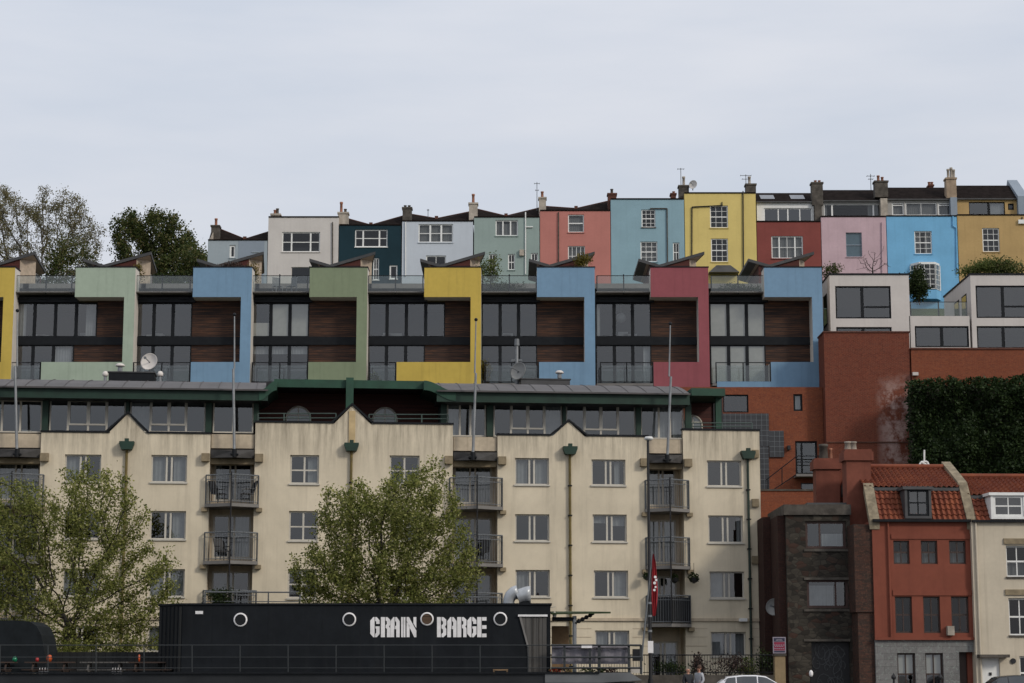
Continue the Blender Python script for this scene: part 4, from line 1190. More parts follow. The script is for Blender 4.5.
# ================================================================== brick block below the terrace, walls, ivy
def bloom(nt, v, c):
    # lime bloom on the projecting brickwork: a stain with its own ragged outline
    sep = nt.nodes.new('ShaderNodeSeparateXYZ'); nt.links.new(v, sep.inputs[0])
    m = ramp(nt, sep.outputs['X'], .5, 1.3)
    m2 = ramp(nt, sep.outputs['Z'], 20.3, 18.6)
    mm = nt.nodes.new('ShaderNodeMath'); mm.operation = 'MULTIPLY'
    nt.links.new(m, mm.inputs[0]); nt.links.new(m2, mm.inputs[1])
    mask = nz(nt, v, .55, 6, .7)
    mk = nt.nodes.new('ShaderNodeMath'); mk.operation = 'MULTIPLY'
    nt.links.new(mm.outputs[0], mk.inputs[0]); nt.links.new(ramp(nt, mask, .41, .50), mk.inputs[1])
    fine = ramp(nt, nz(nt, v, 5, 4, .7), .3, .7, .45, 1.0)
    mf = nt.nodes.new('ShaderNodeMath'); mf.operation = 'MULTIPLY'
    nt.links.new(mk.outputs[0], mf.inputs[0]); nt.links.new(fine, mf.inputs[1])
    return mixc(nt, mf.outputs[0], c, (.42, .31, .28, 1))
M['brick_bloom'] = brick('red_brick_with_bloom', (.165, .043, .024, 1), (.12, .030, .019, 1), (.16, .085, .06, 1), bloom=bloom)
YB = 126.0
f = Fr('brick_block', 'red brick block under the right blue framed house, with white bloom on its projecting part', 'building', 868, YB, 0, 0)
bb = f
H = []
add_window(f, H, f.rect(723, 394.5, 748.5, 412.5), (), (), .09, fmat='dark_frame', gl='glass', rec=.1)
add_window(f, H, f.rect(793.5, 394, 802.5, 411), (), (), .12, fmat='dark_frame', gl='glass', rec=.1, cur=[(0, 1, 0, 1)])
add_window(f, H, f.rect(795.5, 441, 817.5, 474.5), ((.3, .12), ), (), .12, fmat='dark_frame', gl='glass', rec=.12, name='door')
add_window(f, H, f.rect(801, 483, 815, 491), (), (), .06, fmat='black', gl='glass_dark', rec=.1, name='vent_opening')
u0, u1 = f.x(600, 430), f.x(823.5, 430)
w = MB().wall(u0, u1, 0, f.z(780, 387), .02, .35, H); w.build('lower_wall', M['brick'], f.root)
interior(f, u0 + .1, u1 - .1, 5, f.z(780, 388), .4, 4)
a0, a1, z0, z1 = f.rect(823.5, 335, 909, 500)
MB().box(a0 + .005, a1, -.9, 1.4, 0, z1).build('projecting_wall', M['brick_bloom'], f.root)
MB().box(a0 - .05, a1 + .05, -.96, 1.45, z1 + .003, z1 + .09).build('coping', M['brick_old'], f.root)
lb = f.rect(765, 443, 912, 443.8)[2]
MB().box(a0, a1 + .02, -.97, -.905, lb - .03, lb + .03).build('brick_course', M['brick_old'], f.root)
M['panel'] = plain('grey_panel_tiles', (.036, .038, .044, 1), .6, var=.3, sc_=2)
def panel(x0, y0, x1, y1, d=-.1):
    u0, u1, z0, z1 = f.rect(x0, y0, x1, y1, d)
    b = MB().box(u0, u1, d, d + .05, z0, z1)
    o = b.build('cladding_panel', M['panel'], f.root)
    g = MB(); s = .33
    x = u0 + s
    while x < u1: g.box(x - .012, x + .012, d - .012, d - .002, z0, z1); x += s
    z = z0 + s
    while z < z1: g.box(u0, u1, d - .010, d - .001, z - .012, z + .012); z += s
    g.build('panel_joint', M['rail'], o)
panel(720, 413.5, 769, 446); panel(759, 446.3, 769, 490); panel(769.3, 431, 784, 457)
# steps rail by the door
rb = MB()
for (x0, y0, x1, y1) in ((766, 480, 797, 456), (770, 492, 797, 474), (796, 456, 819, 456), (796, 462, 819, 462)):
    rb.tube(f.p(x0, y0, -.9), f.p(x1, y1, -.9), .03, .03, 6)
for x, a, b in ((768, 478, 494), (782, 468, 485), (796.5, 456, 476), (819, 456, 476)): rb.tube(f.p(x, a, -.9), f.p(x, b, -.9), .03, .03, 6)
rb.build('stair_rail', M['dark_frame'], f.root)
u0, u1, z0, z1 = f.rect(794, 475.5, 823, 478, -.1)
MB().box(u0, u1, -1.2, .0, z0, z1).build('door_landing', M['concrete'], f.root)
u0, u1, z0, z1 = f.rect(787, 446, 790, 450); MB().box(u0, u1, -.3, .015, z0, z1).build('wall_lamp', M['black'], f.root)
# low brick wall in front
yy = 112.0
o = thing('brick_wall', 'low red brick wall between the cream block and the dark stone house', 'wall', at(793, 510, yy))
p0, p1 = at(758, 491, yy), at(816, 540, yy); c = o.location
MB().box(p0.x - c.x, p1.x - c.x, 0, .4, -9, p0.z - c.z).build('masonry', M['brick'], o)
MB().box(p0.x - c.x - .03, p1.x - c.x + .03, -.06, .46, p0.z - c.z + .003, p0.z - c.z + .1).build('coping', M['stone_dark'], o)
o.location.z = c.z
# long brick wall with ivy
yy = 125.0
p0, p1 = at(911, 349.5, yy), at(1070, 349.5, yy)
o = thing('garden_wall', 'long red brick retaining wall above the dark ivy, in front of the white modern houses', 'wall', (p0.x, yy, 0))
MB().box(0, p1.x - p0.x, 0, .5, 0, p0.z).build('masonry', M['brick'], o)
MB().box(-.02, p1.x - p0.x, -.07, .57, p0.z + .003, p0.z + .11).build('coping', M['brick_old'], o)
p0 = at(913, 372, yy - .3); MB().box(-.0 + p0.x - o.location.x, p0.x - o.location.x + .35, -.25, -.01, p0.z - .2, p0.z - .0).build('plaster_patch', M['white_render2'], o)

# ================================================================== old houses at the right
YR = 95.0
M['redpaint'] = stucco('brick_red_paint', C('#884632', .92), .16, .25, .7, stain=C('#4a2018'))
M['redpaint_old'] = stucco('sooty_red_paint', C('#7d4433'), .3, .45, .8, stain=C('#3a1d16'))
M['ashlar'] = brick('grey_ashlar', (.20, .195, .19, 1), (.16, .157, .153, 1), (.10, .098, .095, 1), .35, (.62, .31))
def rubble():
    m, nt, N, L, bs = newmat('dark_rubble_stone')
    v = coords(nt, (1.0, 1.0, 1.75))
    vo = N.new('ShaderNodeTexVoronoi'); vo.inputs['Scale'].default_value = 2.9; L.new(v, vo.inputs['Vector'])
    ed = N.new('ShaderNodeTexVoronoi'); ed.feature = 'DISTANCE_TO_EDGE'; ed.inputs['Scale'].default_value = 2.9; L.new(v, ed.inputs['Vector'])
    sp = N.new('ShaderNodeSeparateColor'); L.new(vo.outputs['Color'], sp.inputs[0])
    c = mixc(nt, ramp(nt, sp.outputs[0], 0, 1), (.024, .021, .018, 1), (.080, .070, .056, 1))
    c = mixc(nt, ramp(nt, sp.outputs[1], .8, .95), c, (.060, .034, .026, 1))
    c = mixc(nt, ramp(nt, ed.outputs['Distance'], .0, .06, .8, 0), c, (.022, .020, .018, 1))
    c = mixc(nt, ramp(nt, nz(nt, v, .5, 6, .65), .4, .65, 0, .6), c, (.020, .018, .016, 1))
    L.new(c, bs.inputs['Base Color']); bs.inputs['Roughness'].default_value = .95; bs.inputs['Specular IOR Level'].default_value = .15
    bump(nt, bs, ed.outputs['Distance'], .5, .05)
    return m
M['rubble'] = rubble()
M['pantile'] = None
def pantile_mat():
    m, nt, N, L, bs = newmat('orange_pantiles')
    v = coords(nt)
    wn = N.new('ShaderNodeTexVoronoi'); wn.inputs['Scale'].default_value = 3.6
    L.new(v, wn.inputs['Vector'])
    c = mixc(nt, ramp(nt, nz(nt, v, 1.2, 5, .65), .3, .7), (.25, .078, .036, 1), (.15, .043, .026, 1))
    sp = N.new('ShaderNodeSeparateColor'); L.new(wn.outputs['Color'], sp.inputs[0])
    c = mixc(nt, ramp(nt, sp.outputs[0], 0, 1, 0, .5), c, (.15, .043, .028, 1))
    c = mixc(nt, ramp(nt, nz(nt, v, 4, 5, .7), .55, .75, 0, .5), c, (.09, .07, .045, 1))
    L.new(c, bs.inputs['Base Color']); bs.inputs['Roughness'].default_value = .85; bs.inputs['Specular IOR Level'].default_value = .2
    return m
M['pantile'] = pantile_mat()
def tiles(u0, u1, ya, za, yb, zb, pitch=.26, course=.34):
    """corrugated, stepped pantile slope from (ya,za) up to (yb,zb)"""
    L = math.hypot(yb - ya, zb - za); nr = max(2, round(L / course)); nc = round((u1 - u0) / pitch) * 6
    ny, nz_ = -(zb - za) / L, (yb - ya) / L
    b = MB(); vs = []; fs = []
    for r in range(nr):
        for e, lift in ((0, .05), (1, .0)):
            t = (r + e) / nr
            for i in range(nc + 1):
                ph = i / 6 * 2 * math.pi
                h = .045 * math.sin(ph) + .02 * math.sin(2 * ph) + lift
                vs.append((u0 + (u1 - u0) * i / nc, ya + (yb - ya) * t + ny * h, za + (zb - za) * t + nz_ * h))
    W_ = nc + 1
    for k in range(2 * nr - 1):
        for i in range(nc): fs.append((k * W_ + i, k * W_ + i + 1, (k + 1) * W_ + i + 1, (k + 1) * W_ + i))
    return b.add(vs, fs)

def dormer(f, x0, y0, x1, y1, d, fm, vs, hs, cheek, mat):
    u0, u1, z0, z1 = f.rect(x0, y0, x1, y1, d)
    b = MB().box(u0, u0 + .12, d, d + 1.8, z0, z1).box(u1 - .12, u1, d, d + 1.8, z0, z1).box(u0 - .1, u1 + .1, d - .08, d + 1.9, z1 + .002, z1 + .14).box(u0 + .12, u1 - .12, d, d + .14, z0, z0 + .12)
    o = b.build('dormer', M[mat], f.root)
    MB().box(u0 + .125, u1 - .125, d + .3, d + .34, z0 + .01, z1 - .01).build('dark_room_panel', M['interior'], o)  # dark back panel stands in for the unlit room behind the glass
    add_window(f, [], (u0 + .13, u1 - .13, z0 + .125, z1 - .005), vs, hs, .1, .06, fm, 'glass', None, cheek, d, .04, parent=o, hole=False, name='dormer_window')
    return o
# ---- red house
f = Fr('old_house', 'tall brick red painted house with an orange pantile mansard roof and grey stone ground floor', 'house', 868, YR, 0, 2.5)
rh = f; H = []
s2 = dict(vs=((.5, .05),), hs=((.5, .08),), fw=.07, fmat='brownframe', rec=.12, gl='glass_old')
M['brownframe'] = plain('dark_brown_paint', (.045, .026, .02, 1), .5)
for x0, x1 in ((893.5, 909.5), (921, 937.5), (949.3, 966)):
    add_window(f, H, f.rect(x0, 540.5, x1, 564), **s2, cur=[(0, 1, .0, .5)])
for x0, x1 in ((895.3, 912.3), (923.5, 940.3), (951.5, 969)):
    add_window(f, H, f.rect(x0, 596.5, x1, 633), **s2)
u0, u1 = f.x(873.5, 580), f.x(972.5, 580)
zs = f.z(925, 640)
ze = f.z(925, 521)
MB().wall(u0, u1, zs, ze, 0, .35, H).build('wall', M['redpaint'], f.root)
# raised render bands and pilasters
for y0, y1 in ((534, 539), (590, 595.5)):
    MB().box(u0 + .9, u1 - .02, -.045, -.003, f.z(925, y1), f.z(925, y0)).build('string_course', M['redpaint'], f.root)
MB().box(u0 - .03, u1 + .03, -.12, -.003, f.z(925, 640), f.z(925, 637.3)).build('cornice', M['redpaint'], f.root)
MB().box(u0 + .02, u1 - .02, -.24, -.02, ze - .05, ze + .07).build('gutter', M['dark_frame'], f.root)
MB().tube((u0 + .75, -.08, ze - .05), (u0 + .75, -.08, zs), .045, .045, 8).build('downpipe', M['redpaint'], f.root)
Hg = []
add_window(f, Hg, f.rect(898, 653, 916, 700), ((.5, .05),), ((.55, .07),), .08, fmat='brownframe', rec=.2, cur=[(0, 1, .55, 1)], curmat='blind')
add_window(f, Hg, f.rect(926, 653, 944, 700), ((.5, .05),), ((.55, .07),), .08, fmat='brownframe', rec=.2, cur=[(0, 1, .55, 1)], curmat='blind')
rc = f.rect(960, 652, 976.5, 703.5); Hg.append(rc)
MB().box(rc[0], rc[1], .5, .56, rc[2], rc[3]).build('front_door', M['brownframe'], f.root)
MB().wall(u0, u1 + .0, 0, zs - .004, .03, .38, Hg).build('stone_base', M['ashlar'], f.root)
u_, z_ = f.uz(949.5, 630); MB().box(u_ - .16, u_ + .16, -.3, -.004, z_ - .25, z_ + .18).build('alarm_box', M['stone_pale'], f.root)
interior(f, u0 + .1, u1 - .1, 0, ze, .6, 5, (f.z(925, 580), zs))
MB().box(u0, u0 + .3, .36, 9, 0, ze).box(u1 - .3, u1, .36, 9, 0, ze).build('side_wall', M['redpaint'], f.root)
# mansard: steep lower slope, shallower upper slope
d1, d2 = 1.1, 3.6
zm = f.z(925, 488.5, d1); zr = f.z(925, 468, d2)
tiles(u0 + .35, u1 + .25, .1, ze + .04, d1, zm).build('mansard_slope', M['pantile'], f.root)
MB().box(u0 + .3, u1 + .2, d1 - .16, d1 + .02, zm - .12, zm + .03).build('lead_flashing', M['lead'], f.root)
tiles(u0 - .1, u1 + .0, d1 - .1, zm + .05, d2, zr).build('upper_slope', M['pantile'], f.root)
MB().tube((u0 - .1, d2, zr + .06), (u1, d2, zr + .06), .13, .13, 8).build('ridge', M['pantile'], f.root)
MB().add([(u0 - .1, d2 + .05, zr), (u1, d2 + .05, zr), (u1, 8.8, ze), (u0 - .1, 8.8, ze)], [(0, 1, 2, 3)]).build('rear_slope', M['pantile'], f.root)
dormer(f, 905, 489.5, 931.5, 518.5, -.06, 'dark_frame', ((.5, .05),), ((.5, .06),), None, 'lead')
# stone copings on the party walls
def coping(f, pts, w, mat='stone_pale'):
    b = MB()
    for (p, q) in zip(pts[:-1], pts[1:]):
        P, Q = p, q
        b.add([(P[0] - w, P[1], P[2] - .5), (P[0] + w, P[1], P[2] - .5), (P[0] + w, P[1], P[2]), (P[0] - w, P[1], P[2]),
               (Q[0] - w, Q[1], Q[2] - .5), (Q[0] + w, Q[1], Q[2] - .5), (Q[0] + w, Q[1], Q[2]), (Q[0] - w, Q[1], Q[2])],
              [(0, 1, 2, 3), (4, 7, 6, 5), (3, 2, 6, 7), (0, 3, 7, 4), (1, 5, 6, 2), (0, 4, 5, 1)])
    return b.build('stone_coping', M[mat], f.root)
M['lichen'] = stucco('lichen_stone', C('#8d8068'), .45, .3, 3.0, stain=C('#4d4636'))
coping(f, [(u0 + .12, -.05, ze + .1), (u0 + .12, d1, zm + .25)], .24, 'lichen')
uu = u1 - .05
coping(f, [(uu + .1, -.05, ze + .1), (uu + .05, d1, zm + .3), (uu - .0, d2 + .3, zr + .35)], .22, 'lichen')
# rough pier at the left with brick showing
M['pier'] = brick('crumbling_brick', (.095, .042, .030, 1), (.035, .027, .023, 1), (.04, .035, .03, 1), .7)
ua, ub = f.x(855.5, 580), u0 - .003
MB().box(ua, ub, .1, 5, f.z(865, 612), f.z(865, 524)).box(ua + .1, ub, .18, 5, 0, f.z(865, 612) - .004).build('brick_pier', M['pier'], f.root)
# chimneys
def stack(x0, x1, yt, yb, d, dep, mat, pots):
    u0_, u1_, z0, z1 = f.rect(x0, yt, x1, yb, d)
    b = MB().box(u0_ + .12, u1_ - .12, d + .1, d + dep - .1, z0, z1 - .55).box(u0_, u1_, d, d + dep, z1 - .549, z1 - .12).box(u0_ + .07, u1_ - .07, d + .07, d + dep - .07, z1 - .119, z1)
    c = b.build('chimney', M[mat], f.root)
    for px, h, r, m_ in pots:
        u = f.x(px, yt, d); MB().lathe([(r, 0), (r * .85, h * .8), (r, h * .82), (r, h), (r * .6, h), (r * .6, h * .6)], (u, d + dep / 2, z1 + .002), 10).build('chimney_pot', M[m_], c, True)
stack(845, 874.5, 449, 530, 1.8, 1.2, 'redpaint_old', [(850.5, .42, .17, 'stone_pale'), (856, .42, .17, 'stone_pale')])
# side wing wall between the chimneys
M['flank_brick'] = brick('shaded_brick', (.060, .024, .018, 1), (.035, .017, .014, 1), (.03, .026, .022, 1), .6)  # brick darkened in its colour for the shade of the alley
# ---- dark stone house
f2 = Fr('stone_house', 'narrow dark rubble stone house with a flat roof and graffiti covered garage door', 'house', 810, 96.5, 0, 0)
f = f2; H = []
dw = dict(vs=((.36, .08),), hs=(), fw=.12, fmat='redframe', rec=.14, gl='glass')
M['redframe'] = plain('faded_red_paint', (.060, .032, .026, 1), .6, var=.3)
add_window(f, H, f.rect(805.5, 521, 846, 548.5), **dict(dw, cur=[(.42, .95, .0, .55)]))
add_window(f, H, f.rect(807, 579.5, 848.5, 608), **dict(dw, vs=((.70, .08),), cur=[(0, .66, 0, .8)]))
rc = f.rect(812, 641, 851, 706); H.append(rc)
u0, u1 = f.x(787, 580), f.x(851.5, 580); zt = f.z(820, 515)
MB().wall(u0, u1, 0, zt, 0, .35, H).build('wall', M['rubble'], f.root)
sl = MB()
for y in (549, 577.5, 609, 639): sl.box(f.x(804, y), f.x(850, y), -.06, -.003, f.z(820, y + 2.4), f.z(820, y))
sl.build('window_band', M['stone_dark'], f.root)
gd = MB().box(rc[0], rc[1], .35, .4, 0, rc[3]).build('garage_door', M['black'], f.root)
# painted scrawl on the door: loops and zigzags
rr = random.Random(5); g = MB()
for i in range(20):
    cx_ = rr.uniform(rc[0] + .3, rc[1] - .3); cz_ = rr.uniform(.6, rc[3] - .4); a0 = rr.uniform(0, 6); r_ = rr.uniform(.15, .5)
    pts = [(cx_ + r_ * (1 - t / 14) * math.cos(a0 + t * .6), .335, cz_ + r_ * 1.3 * (1 - t / 16) * math.sin(a0 + t * .6)) for t in range(11)]
    for p, q in zip(pts[:-1], pts[1:]): g.tube(p, q, .026, .026, 4)
g.build('graffiti', M['scrawl'], gd)
MB().box(u0 - .1, u1 + .05, -.12, 6, zt + .003, zt + .5).build('parapet', M['stone_dark'], f.root)
MB().box(u0 + 1.1, u1 - .1, .3, 4, zt + .503, zt + .62).build('flat_roof', M['lead'], f.root)
# quoins and set-back flank
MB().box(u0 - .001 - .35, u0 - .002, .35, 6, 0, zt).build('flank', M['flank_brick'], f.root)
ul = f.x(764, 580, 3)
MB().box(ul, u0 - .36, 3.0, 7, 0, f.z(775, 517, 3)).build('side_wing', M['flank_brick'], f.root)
# grey channel wall between the stone house and the red house
uc0, uc1 = u1 + .003, f.x(866, 580)
MB().box(uc0, uc1, 1.3, 6, 0, f.z(860, 510, 1)).build('channel_wall', M['stone_dark'], f.root)
pb = MB().path([(uc0 + .35, 1.2, f.z(860, 530, 1)), (uc0 + .35, 1.2, f.z(860, 580, 1)), (uc0 + .55, 1.2, f.z(860, 590, 1)), (uc0 + .55, 1.2, .3)], .06)
pb.build('drainpipe', M['dark_frame'], f.root)
interior(f, u0 + .1, u1 - .1, 0, zt - .1, .6, 4, (f.z(820, 560),))
# chimneys of the stone house
f = f2
stack(814, 842.5, 458, 512, 3.0, 1.2, 'redpaint_old', [(825.5, .75, .24, 'stone_dark'), (832.5, .55, .1, 'terracotta')])
u0_, u1_, z0, z1 = f.rect(828, 480, 870, 520, 4.3)
MB().prism([(u0_, z0), (u1_, z0), (u1_, f.z(860, 462, 4.3)), (u0_ + .4, f.z(835, 478, 4.3)), (u0_, f.z(828, 490, 4.3))], 4.31, 4.7).build('sloping_wall', M['redpaint_old'], f.root)
MB().path([f.p(842, 497, 4.2), f.p(842, 486, 4.2), f.p(855, 462, 4.2)], .06).build('drainpipe', M['black'], f.root)
d_ = dish('satellite_dish', 'dark satellite dish on the shaded flank of the stone house', at(774, 607, 98.6), .42, 'dish_grey', (-.5, -1, .1), .3)
# ---- white old house
f = Fr('old_house', 'off white rendered house with pantile roof and dormer at the right edge', 'house', 1000, YR, 0, 2.5)
M['old_white'] = stucco('old_white_render', C('#c6b9a2'), .12, .3, .6, stain=C('#7a6d58'))
H = []
ws = dict(vs=((.5, .05),), hs=((.5, .08),), fw=.08, fmat='white_frame', rec=.16, gl='glass_old', sill='stone_dark')
add_window(f, H, f.rect(1006.3, 545.5, 1029, 577), **dict(ws, cur=[(0, 1, 0, .5)]))
add_window(f, H, f.rect(1009, 598, 1032, 635.5), **ws)
add_window(f, H, f.rect(1020, 656, 1040, 690), **ws)
rc = f.rect(982, 658, 1000.5, 704); H.append(rc)
dr = MB().box(rc[0], rc[1], .12, .18, rc[2], rc[3]).build('front_door', M['white_frame'], f.root)
for zz in (.45, .62): MB().box((rc[0] + rc[1]) / 2 - .06, (rc[0] + rc[1]) / 2 + .06, .08, .117, rc[2] + (rc[3] - rc[2]) * zz, rc[2] + (rc[3] - rc[2]) * zz + .14).build('door_fitting', M['black'], dr)
MB().box(rc[0] - .2, rc[1] + .35, -.5, -.003, rc[3] + .02, rc[3] + .16).build('door_hood', M['stone_dark'], f.root)
u0, u1 = f.x(973, 580) + .006, f.x(1075, 580); ze = f.z(1000, 521.5)
MB().wall(u0, u1, 0, ze, 0, .35, H).build('wall', M['old_white'], f.root)
for x0, x1, y in ((1003.5, 1032, 541), (1005, 1036, 592)):
    a, b_, z0, z1 = f.rect(x0, y - 2.5, x1, y + 3, 0); MB().box(a, b_, -.07, -.003, z0, z1).build('window_head', M['ochre'], f.root)
u_, z_ = f.uz(1013, 661); MB().tube((u_, -.06, z_), (u_, -.003, z_), .13, .13, 12).build('flue', M['black'], f.root)
MB().tube((u0 + .2, -.07, ze), (u0 + .2, -.07, .2), .05, .05, 8).build('downpipe', M['old_white'], f.root)
interior(f, u0 + .2, u1 - .2, 0, ze, .6, 5, (f.z(1000, 585),))
MB().box(u0 + .002, u0 + .3, .36, 9, 0, ze).box(u1 - .3, u1, .36, 9, 0, ze).build('side_wall', M['old_white'], f.root)
zm = f.z(1000, 496.5, d1); zr = f.z(1000, 477.5, d2)
tiles(u0 + .3, u1 - .1, .1, ze + .03, d1, zm).build('mansard_slope', M['pantile'], f.root)
MB().box(u0 + .3, u1, d1 - .16, d1 + .02, zm - .12, zm + .03).build('lead_flashing', M['lead'], f.root)
tiles(u0 + .15, u1, d1 - .1, zm + .05, d2, zr).build('upper_slope', M['pantile'], f.root)
MB().tube((u0 + .15, d2, zr + .06), (u1, d2, zr + .06), .13, .13, 8).build('ridge', M['pantile'], f.root)
MB().add([(u0, d2 + .05, zr), (u1, d2 + .05, zr), (u1, 8.8, ze), (u0, 8.8, ze)], [(0, 1, 2, 3)]).build('rear_slope', M['pantile'], f.root)
MB().box(u0 + .02, u1, -.2, -.02, ze - .04, ze + .06).build('gutter', M['dark_frame'], f.root)
dormer(f, 991, 495.5, 1026, 519, -.06, 'white_frame', ((.5, .05),), ((.5, .06),), None, 'white_frame')
# white bent bracket on the roof of the red house
p = at(924, 473, 103)
o = thing('pipe_bracket', 'small white angled metal frame in front of the dark ivy, above the tiled roof', 'metal frame', p)
q = lambda x, y: (at(x, y, 103) - p)
MB().path([q(924.3, 462), q(924.3, 450)], .045).path([q(921, 462), q(917, 470), q(931, 469.5), q(927, 461.5), q(921, 462), q(929, 466)], .05).build('tubes', M['white_frame'], o)
# ------------------------------------------------------------------ foliage
M['leaf_spring'] = leafmat('spring_leaves', [(.070, .085, .019, 1), (.135, .158, .036, 1), (.22, .235, .062, 1), (.37, .355, .13, 1)], .45)
M['leaf_dark'] = leafmat('dark_leaves', [(.012, .022, .008, 1), (.025, .040, .012, 1), (.045, .062, .02, 1)], .25)
M['leaf_ches'] = leafmat('chestnut_leaves', [(.020, .034, .010, 1), (.045, .064, .016, 1), (.085, .10, .028, 1), (.15, .125, .06, 1)], .3)
M['leaf_bud'] = leafmat('bronze_buds', [(.10, .083, .042, 1), (.155, .13, .068, 1), (.13, .135, .055, 1), (.25, .215, .135, 1)], .35)
M['leaf_ivy'] = leafmat('ivy_leaves', [(.012, .021, .008, 1), (.020, .036, .012, 1), (.036, .056, .018, 1)], .15)
M['leaf_bush'] = leafmat('bush_leaves', [(.05, .07, .018, 1), (.09, .115, .03, 1), (.14, .16, .05, 1)], .35)
M['leaf_yellow'] = leafmat('yellow_flowering_leaves', [(.06, .06, .015, 1), (.16, .12, .02, 1), (.09, .09, .02, 1)], .35)
M['leaf_brown'] = leafmat('brown_dry_leaves', [(.05, .035, .03, 1), (.09, .06, .05, 1), (.035, .025, .022, 1)], .2)

def leaf_mesh(name, P, size, mat, parent, squash=.62, loc=None, up=.0):
    P = np.asarray(P, float); n = len(P)
    a = rng.normal(size=(n, 3)); a[:, 2] += up
    a /= np.linalg.norm(a, axis=1)[:, None]
    b = rng.normal(size=(n, 3)); b -= (b * a).sum(1)[:, None] * a
    b /= np.linalg.norm(b, axis=1)[:, None]
    c = np.cross(a, b)
    s = size * rng.uniform(.6, 1.35, n)[:, None]
    V = np.stack([P - b * s, P + c * s * squash - a * s * .15, P + b * s, P - c * s * squash - a * s * .15], 1).reshape(-1, 3)
    me = bpy.data.meshes.new(name)
    me.vertices.add(4 * n); me.vertices.foreach_set('co', V.ravel().astype(np.float32))
    me.loops.add(4 * n); me.loops.foreach_set('vertex_index', np.arange(4 * n, dtype=np.int32))
    me.polygons.add(n); me.polygons.foreach_set('loop_start', np.arange(0, 4 * n, 4, dtype=np.int32))
    me.update(calc_edges=True); me.validate()
    me.materials.append(mat)
    o = bpy.data.objects.new(name, me); COL.objects.link(o)
    if parent is not None: o.parent = parent
    return o

def leafball(parent, name, r, n, mat, size, c=(0, 0, 0), sq=(1, 1, 1)):
    d = rng.normal(size=(n, 3)); d /= np.linalg.norm(d, axis=1)[:, None]
    d *= (r * rng.uniform(.35, 1, n) ** .6 * (1 + .25 * np.sin(d[:, 0] * 5 + d[:, 2] * 4)))[:, None]
    return leaf_mesh(name, d * np.array(sq) + np.array(c), size, mat, parent)

def colonise(att, start, step, infl, kill, iters=160):
    """space colonisation: returns node positions and parent indices"""
    nodes = [np.array(p, float) for p in start]; par = [-1] + list(range(len(start) - 1))
    A = np.asarray(att, float)
    best = np.full(len(A), 1e9); bi = np.zeros(len(A), int)
    def upd(k0):
        for k in range(k0, len(nodes)):
            d = np.linalg.norm(A - nodes[k], axis=1); m = d < best
            best[m] = d[m]; bi[m] = k
    upd(0); seen = set()
    for _ in range(iters):
        act = best < infl
        if not act.any(): break
        k0 = len(nodes)
        for k in np.unique(bi[act]):
            s = A[act & (bi == k)]
            d = s - nodes[k]; d /= np.linalg.norm(d, axis=1)[:, None] + 1e-9
            d = d.sum(0) + rng.normal(size=3) * .15
            L = np.linalg.norm(d)
            if L < 1e-3: continue
            p = nodes[k] + d / L * step
            key = (k, tuple(np.round(p / step * 2).astype(int)))
            if key in seen: continue
            seen.add(key); nodes.append(p); par.append(int(k))
        if len(nodes) == k0: break
        upd(k0)
        keep = best > kill
        A, best, bi = A[keep], best[keep], bi[keep]
        if len(A) == 0: break
    return np.array(nodes), par

def limbs(nodes, par, tip, power, rmax, mat, name, parent, n=5):
    N = len(nodes); acc = np.zeros(N); kids = [0] * N
    for i in range(N - 1, 0, -1):
        if acc[i] == 0: acc[i] = tip ** power
        acc[par[i]] += acc[i]; kids[par[i]] += 1
    r = np.minimum(acc ** (1 / power), rmax)
    b = MB()
    for i in range(1, N):
        p = par[i]
        b.tube(nodes[p], nodes[i], min(r[p], r[i] * 1.35), r[i], n if r[i] < .06 else 8)
    o = b.build(name, mat, parent, True)
    return o, r, kids

def sample_px(n, poly, Y, depth, z_of=None):
    """random points inside an outline (pixel polygon), with a rounded depth"""
    poly = np.array(poly, float); out = []
    x0, y0 = poly.min(0); x1, y1 = poly.max(0); cxm = (x0 + x1) / 2
    def inside(x, y):
        c = False; j = len(poly) - 1
        for i in range(len(poly)):
            xi, yi = poly[i]; xj, yj = poly[j]
            if (yi > y) != (yj > y) and x < (xj - xi) * (y - yi) / (yj - yi) + xi: c = not c
            j = i
        return c
    def width(y):
        xs = [x for x in np.linspace(x0, x1, 40) if inside(x, y)]
        return (min(xs), max(xs)) if xs else (cxm, cxm + .1)
    wc = {}
    while len(out) < n:
        x, y = rng.uniform(x0, x1), rng.uniform(y0, y1)
        if not inside(x, y): continue
        k = int(y / 4)
        if k not in wc: wc[k] = width(k * 4 + 2)
        a, b = wc[k]; t = abs((x - (a + b) / 2) / max(1, (b - a) / 2)); h = depth * math.sqrt(max(.05, 1 - t * t)) * min(1, (b - a) / (x1 - x0) * 1.6)
        p = at(x, y, Y); out.append((p.x, Y + rng.uniform(-1, 1) * h, p.z))
    return np.array(out)

def tree(name, label, base, poly, Y, depth, natt, step, leafn, lsize, lmat, bark, tip=.012, power=2.3, rmax=.3, trunk_top=None, spread=.28, cat='tree', group=None, infl=6.0, kill=2.0, minkid=3, clump=.85):
    o = thing(name, label, cat, base, 0, group)
    B = np.array(base, float)
    A = sample_px(natt, poly, Y, depth) - B
    tt = np.array(trunk_top, float) - B
    ns = max(4, int(np.linalg.norm(tt) / step))
    st = [tt * i / ns + np.array([math.sin(i * .7), math.cos(i * .5), 0]) * .06 * (i > 0) for i in range(ns + 1)]
    nodes, par = colonise(A, st, step, step * infl, step * kill)
    t, r, kids = limbs(nodes, par, tip, power, rmax, bark, 'trunk', o)
    thin = [i for i in range(len(nodes)) if r[i] < tip * minkid and i > ns]
    thin = rng.permutation(thin)[:int(len(thin) * clump)]      # leaf clumps, with gaps between them
    idx = rng.choice(thin, leafn)
    P = nodes[idx] + rng.normal(size=(leafn, 3)) * spread
    leaf_mesh('crown', P, lsize, lmat, o)
    return o

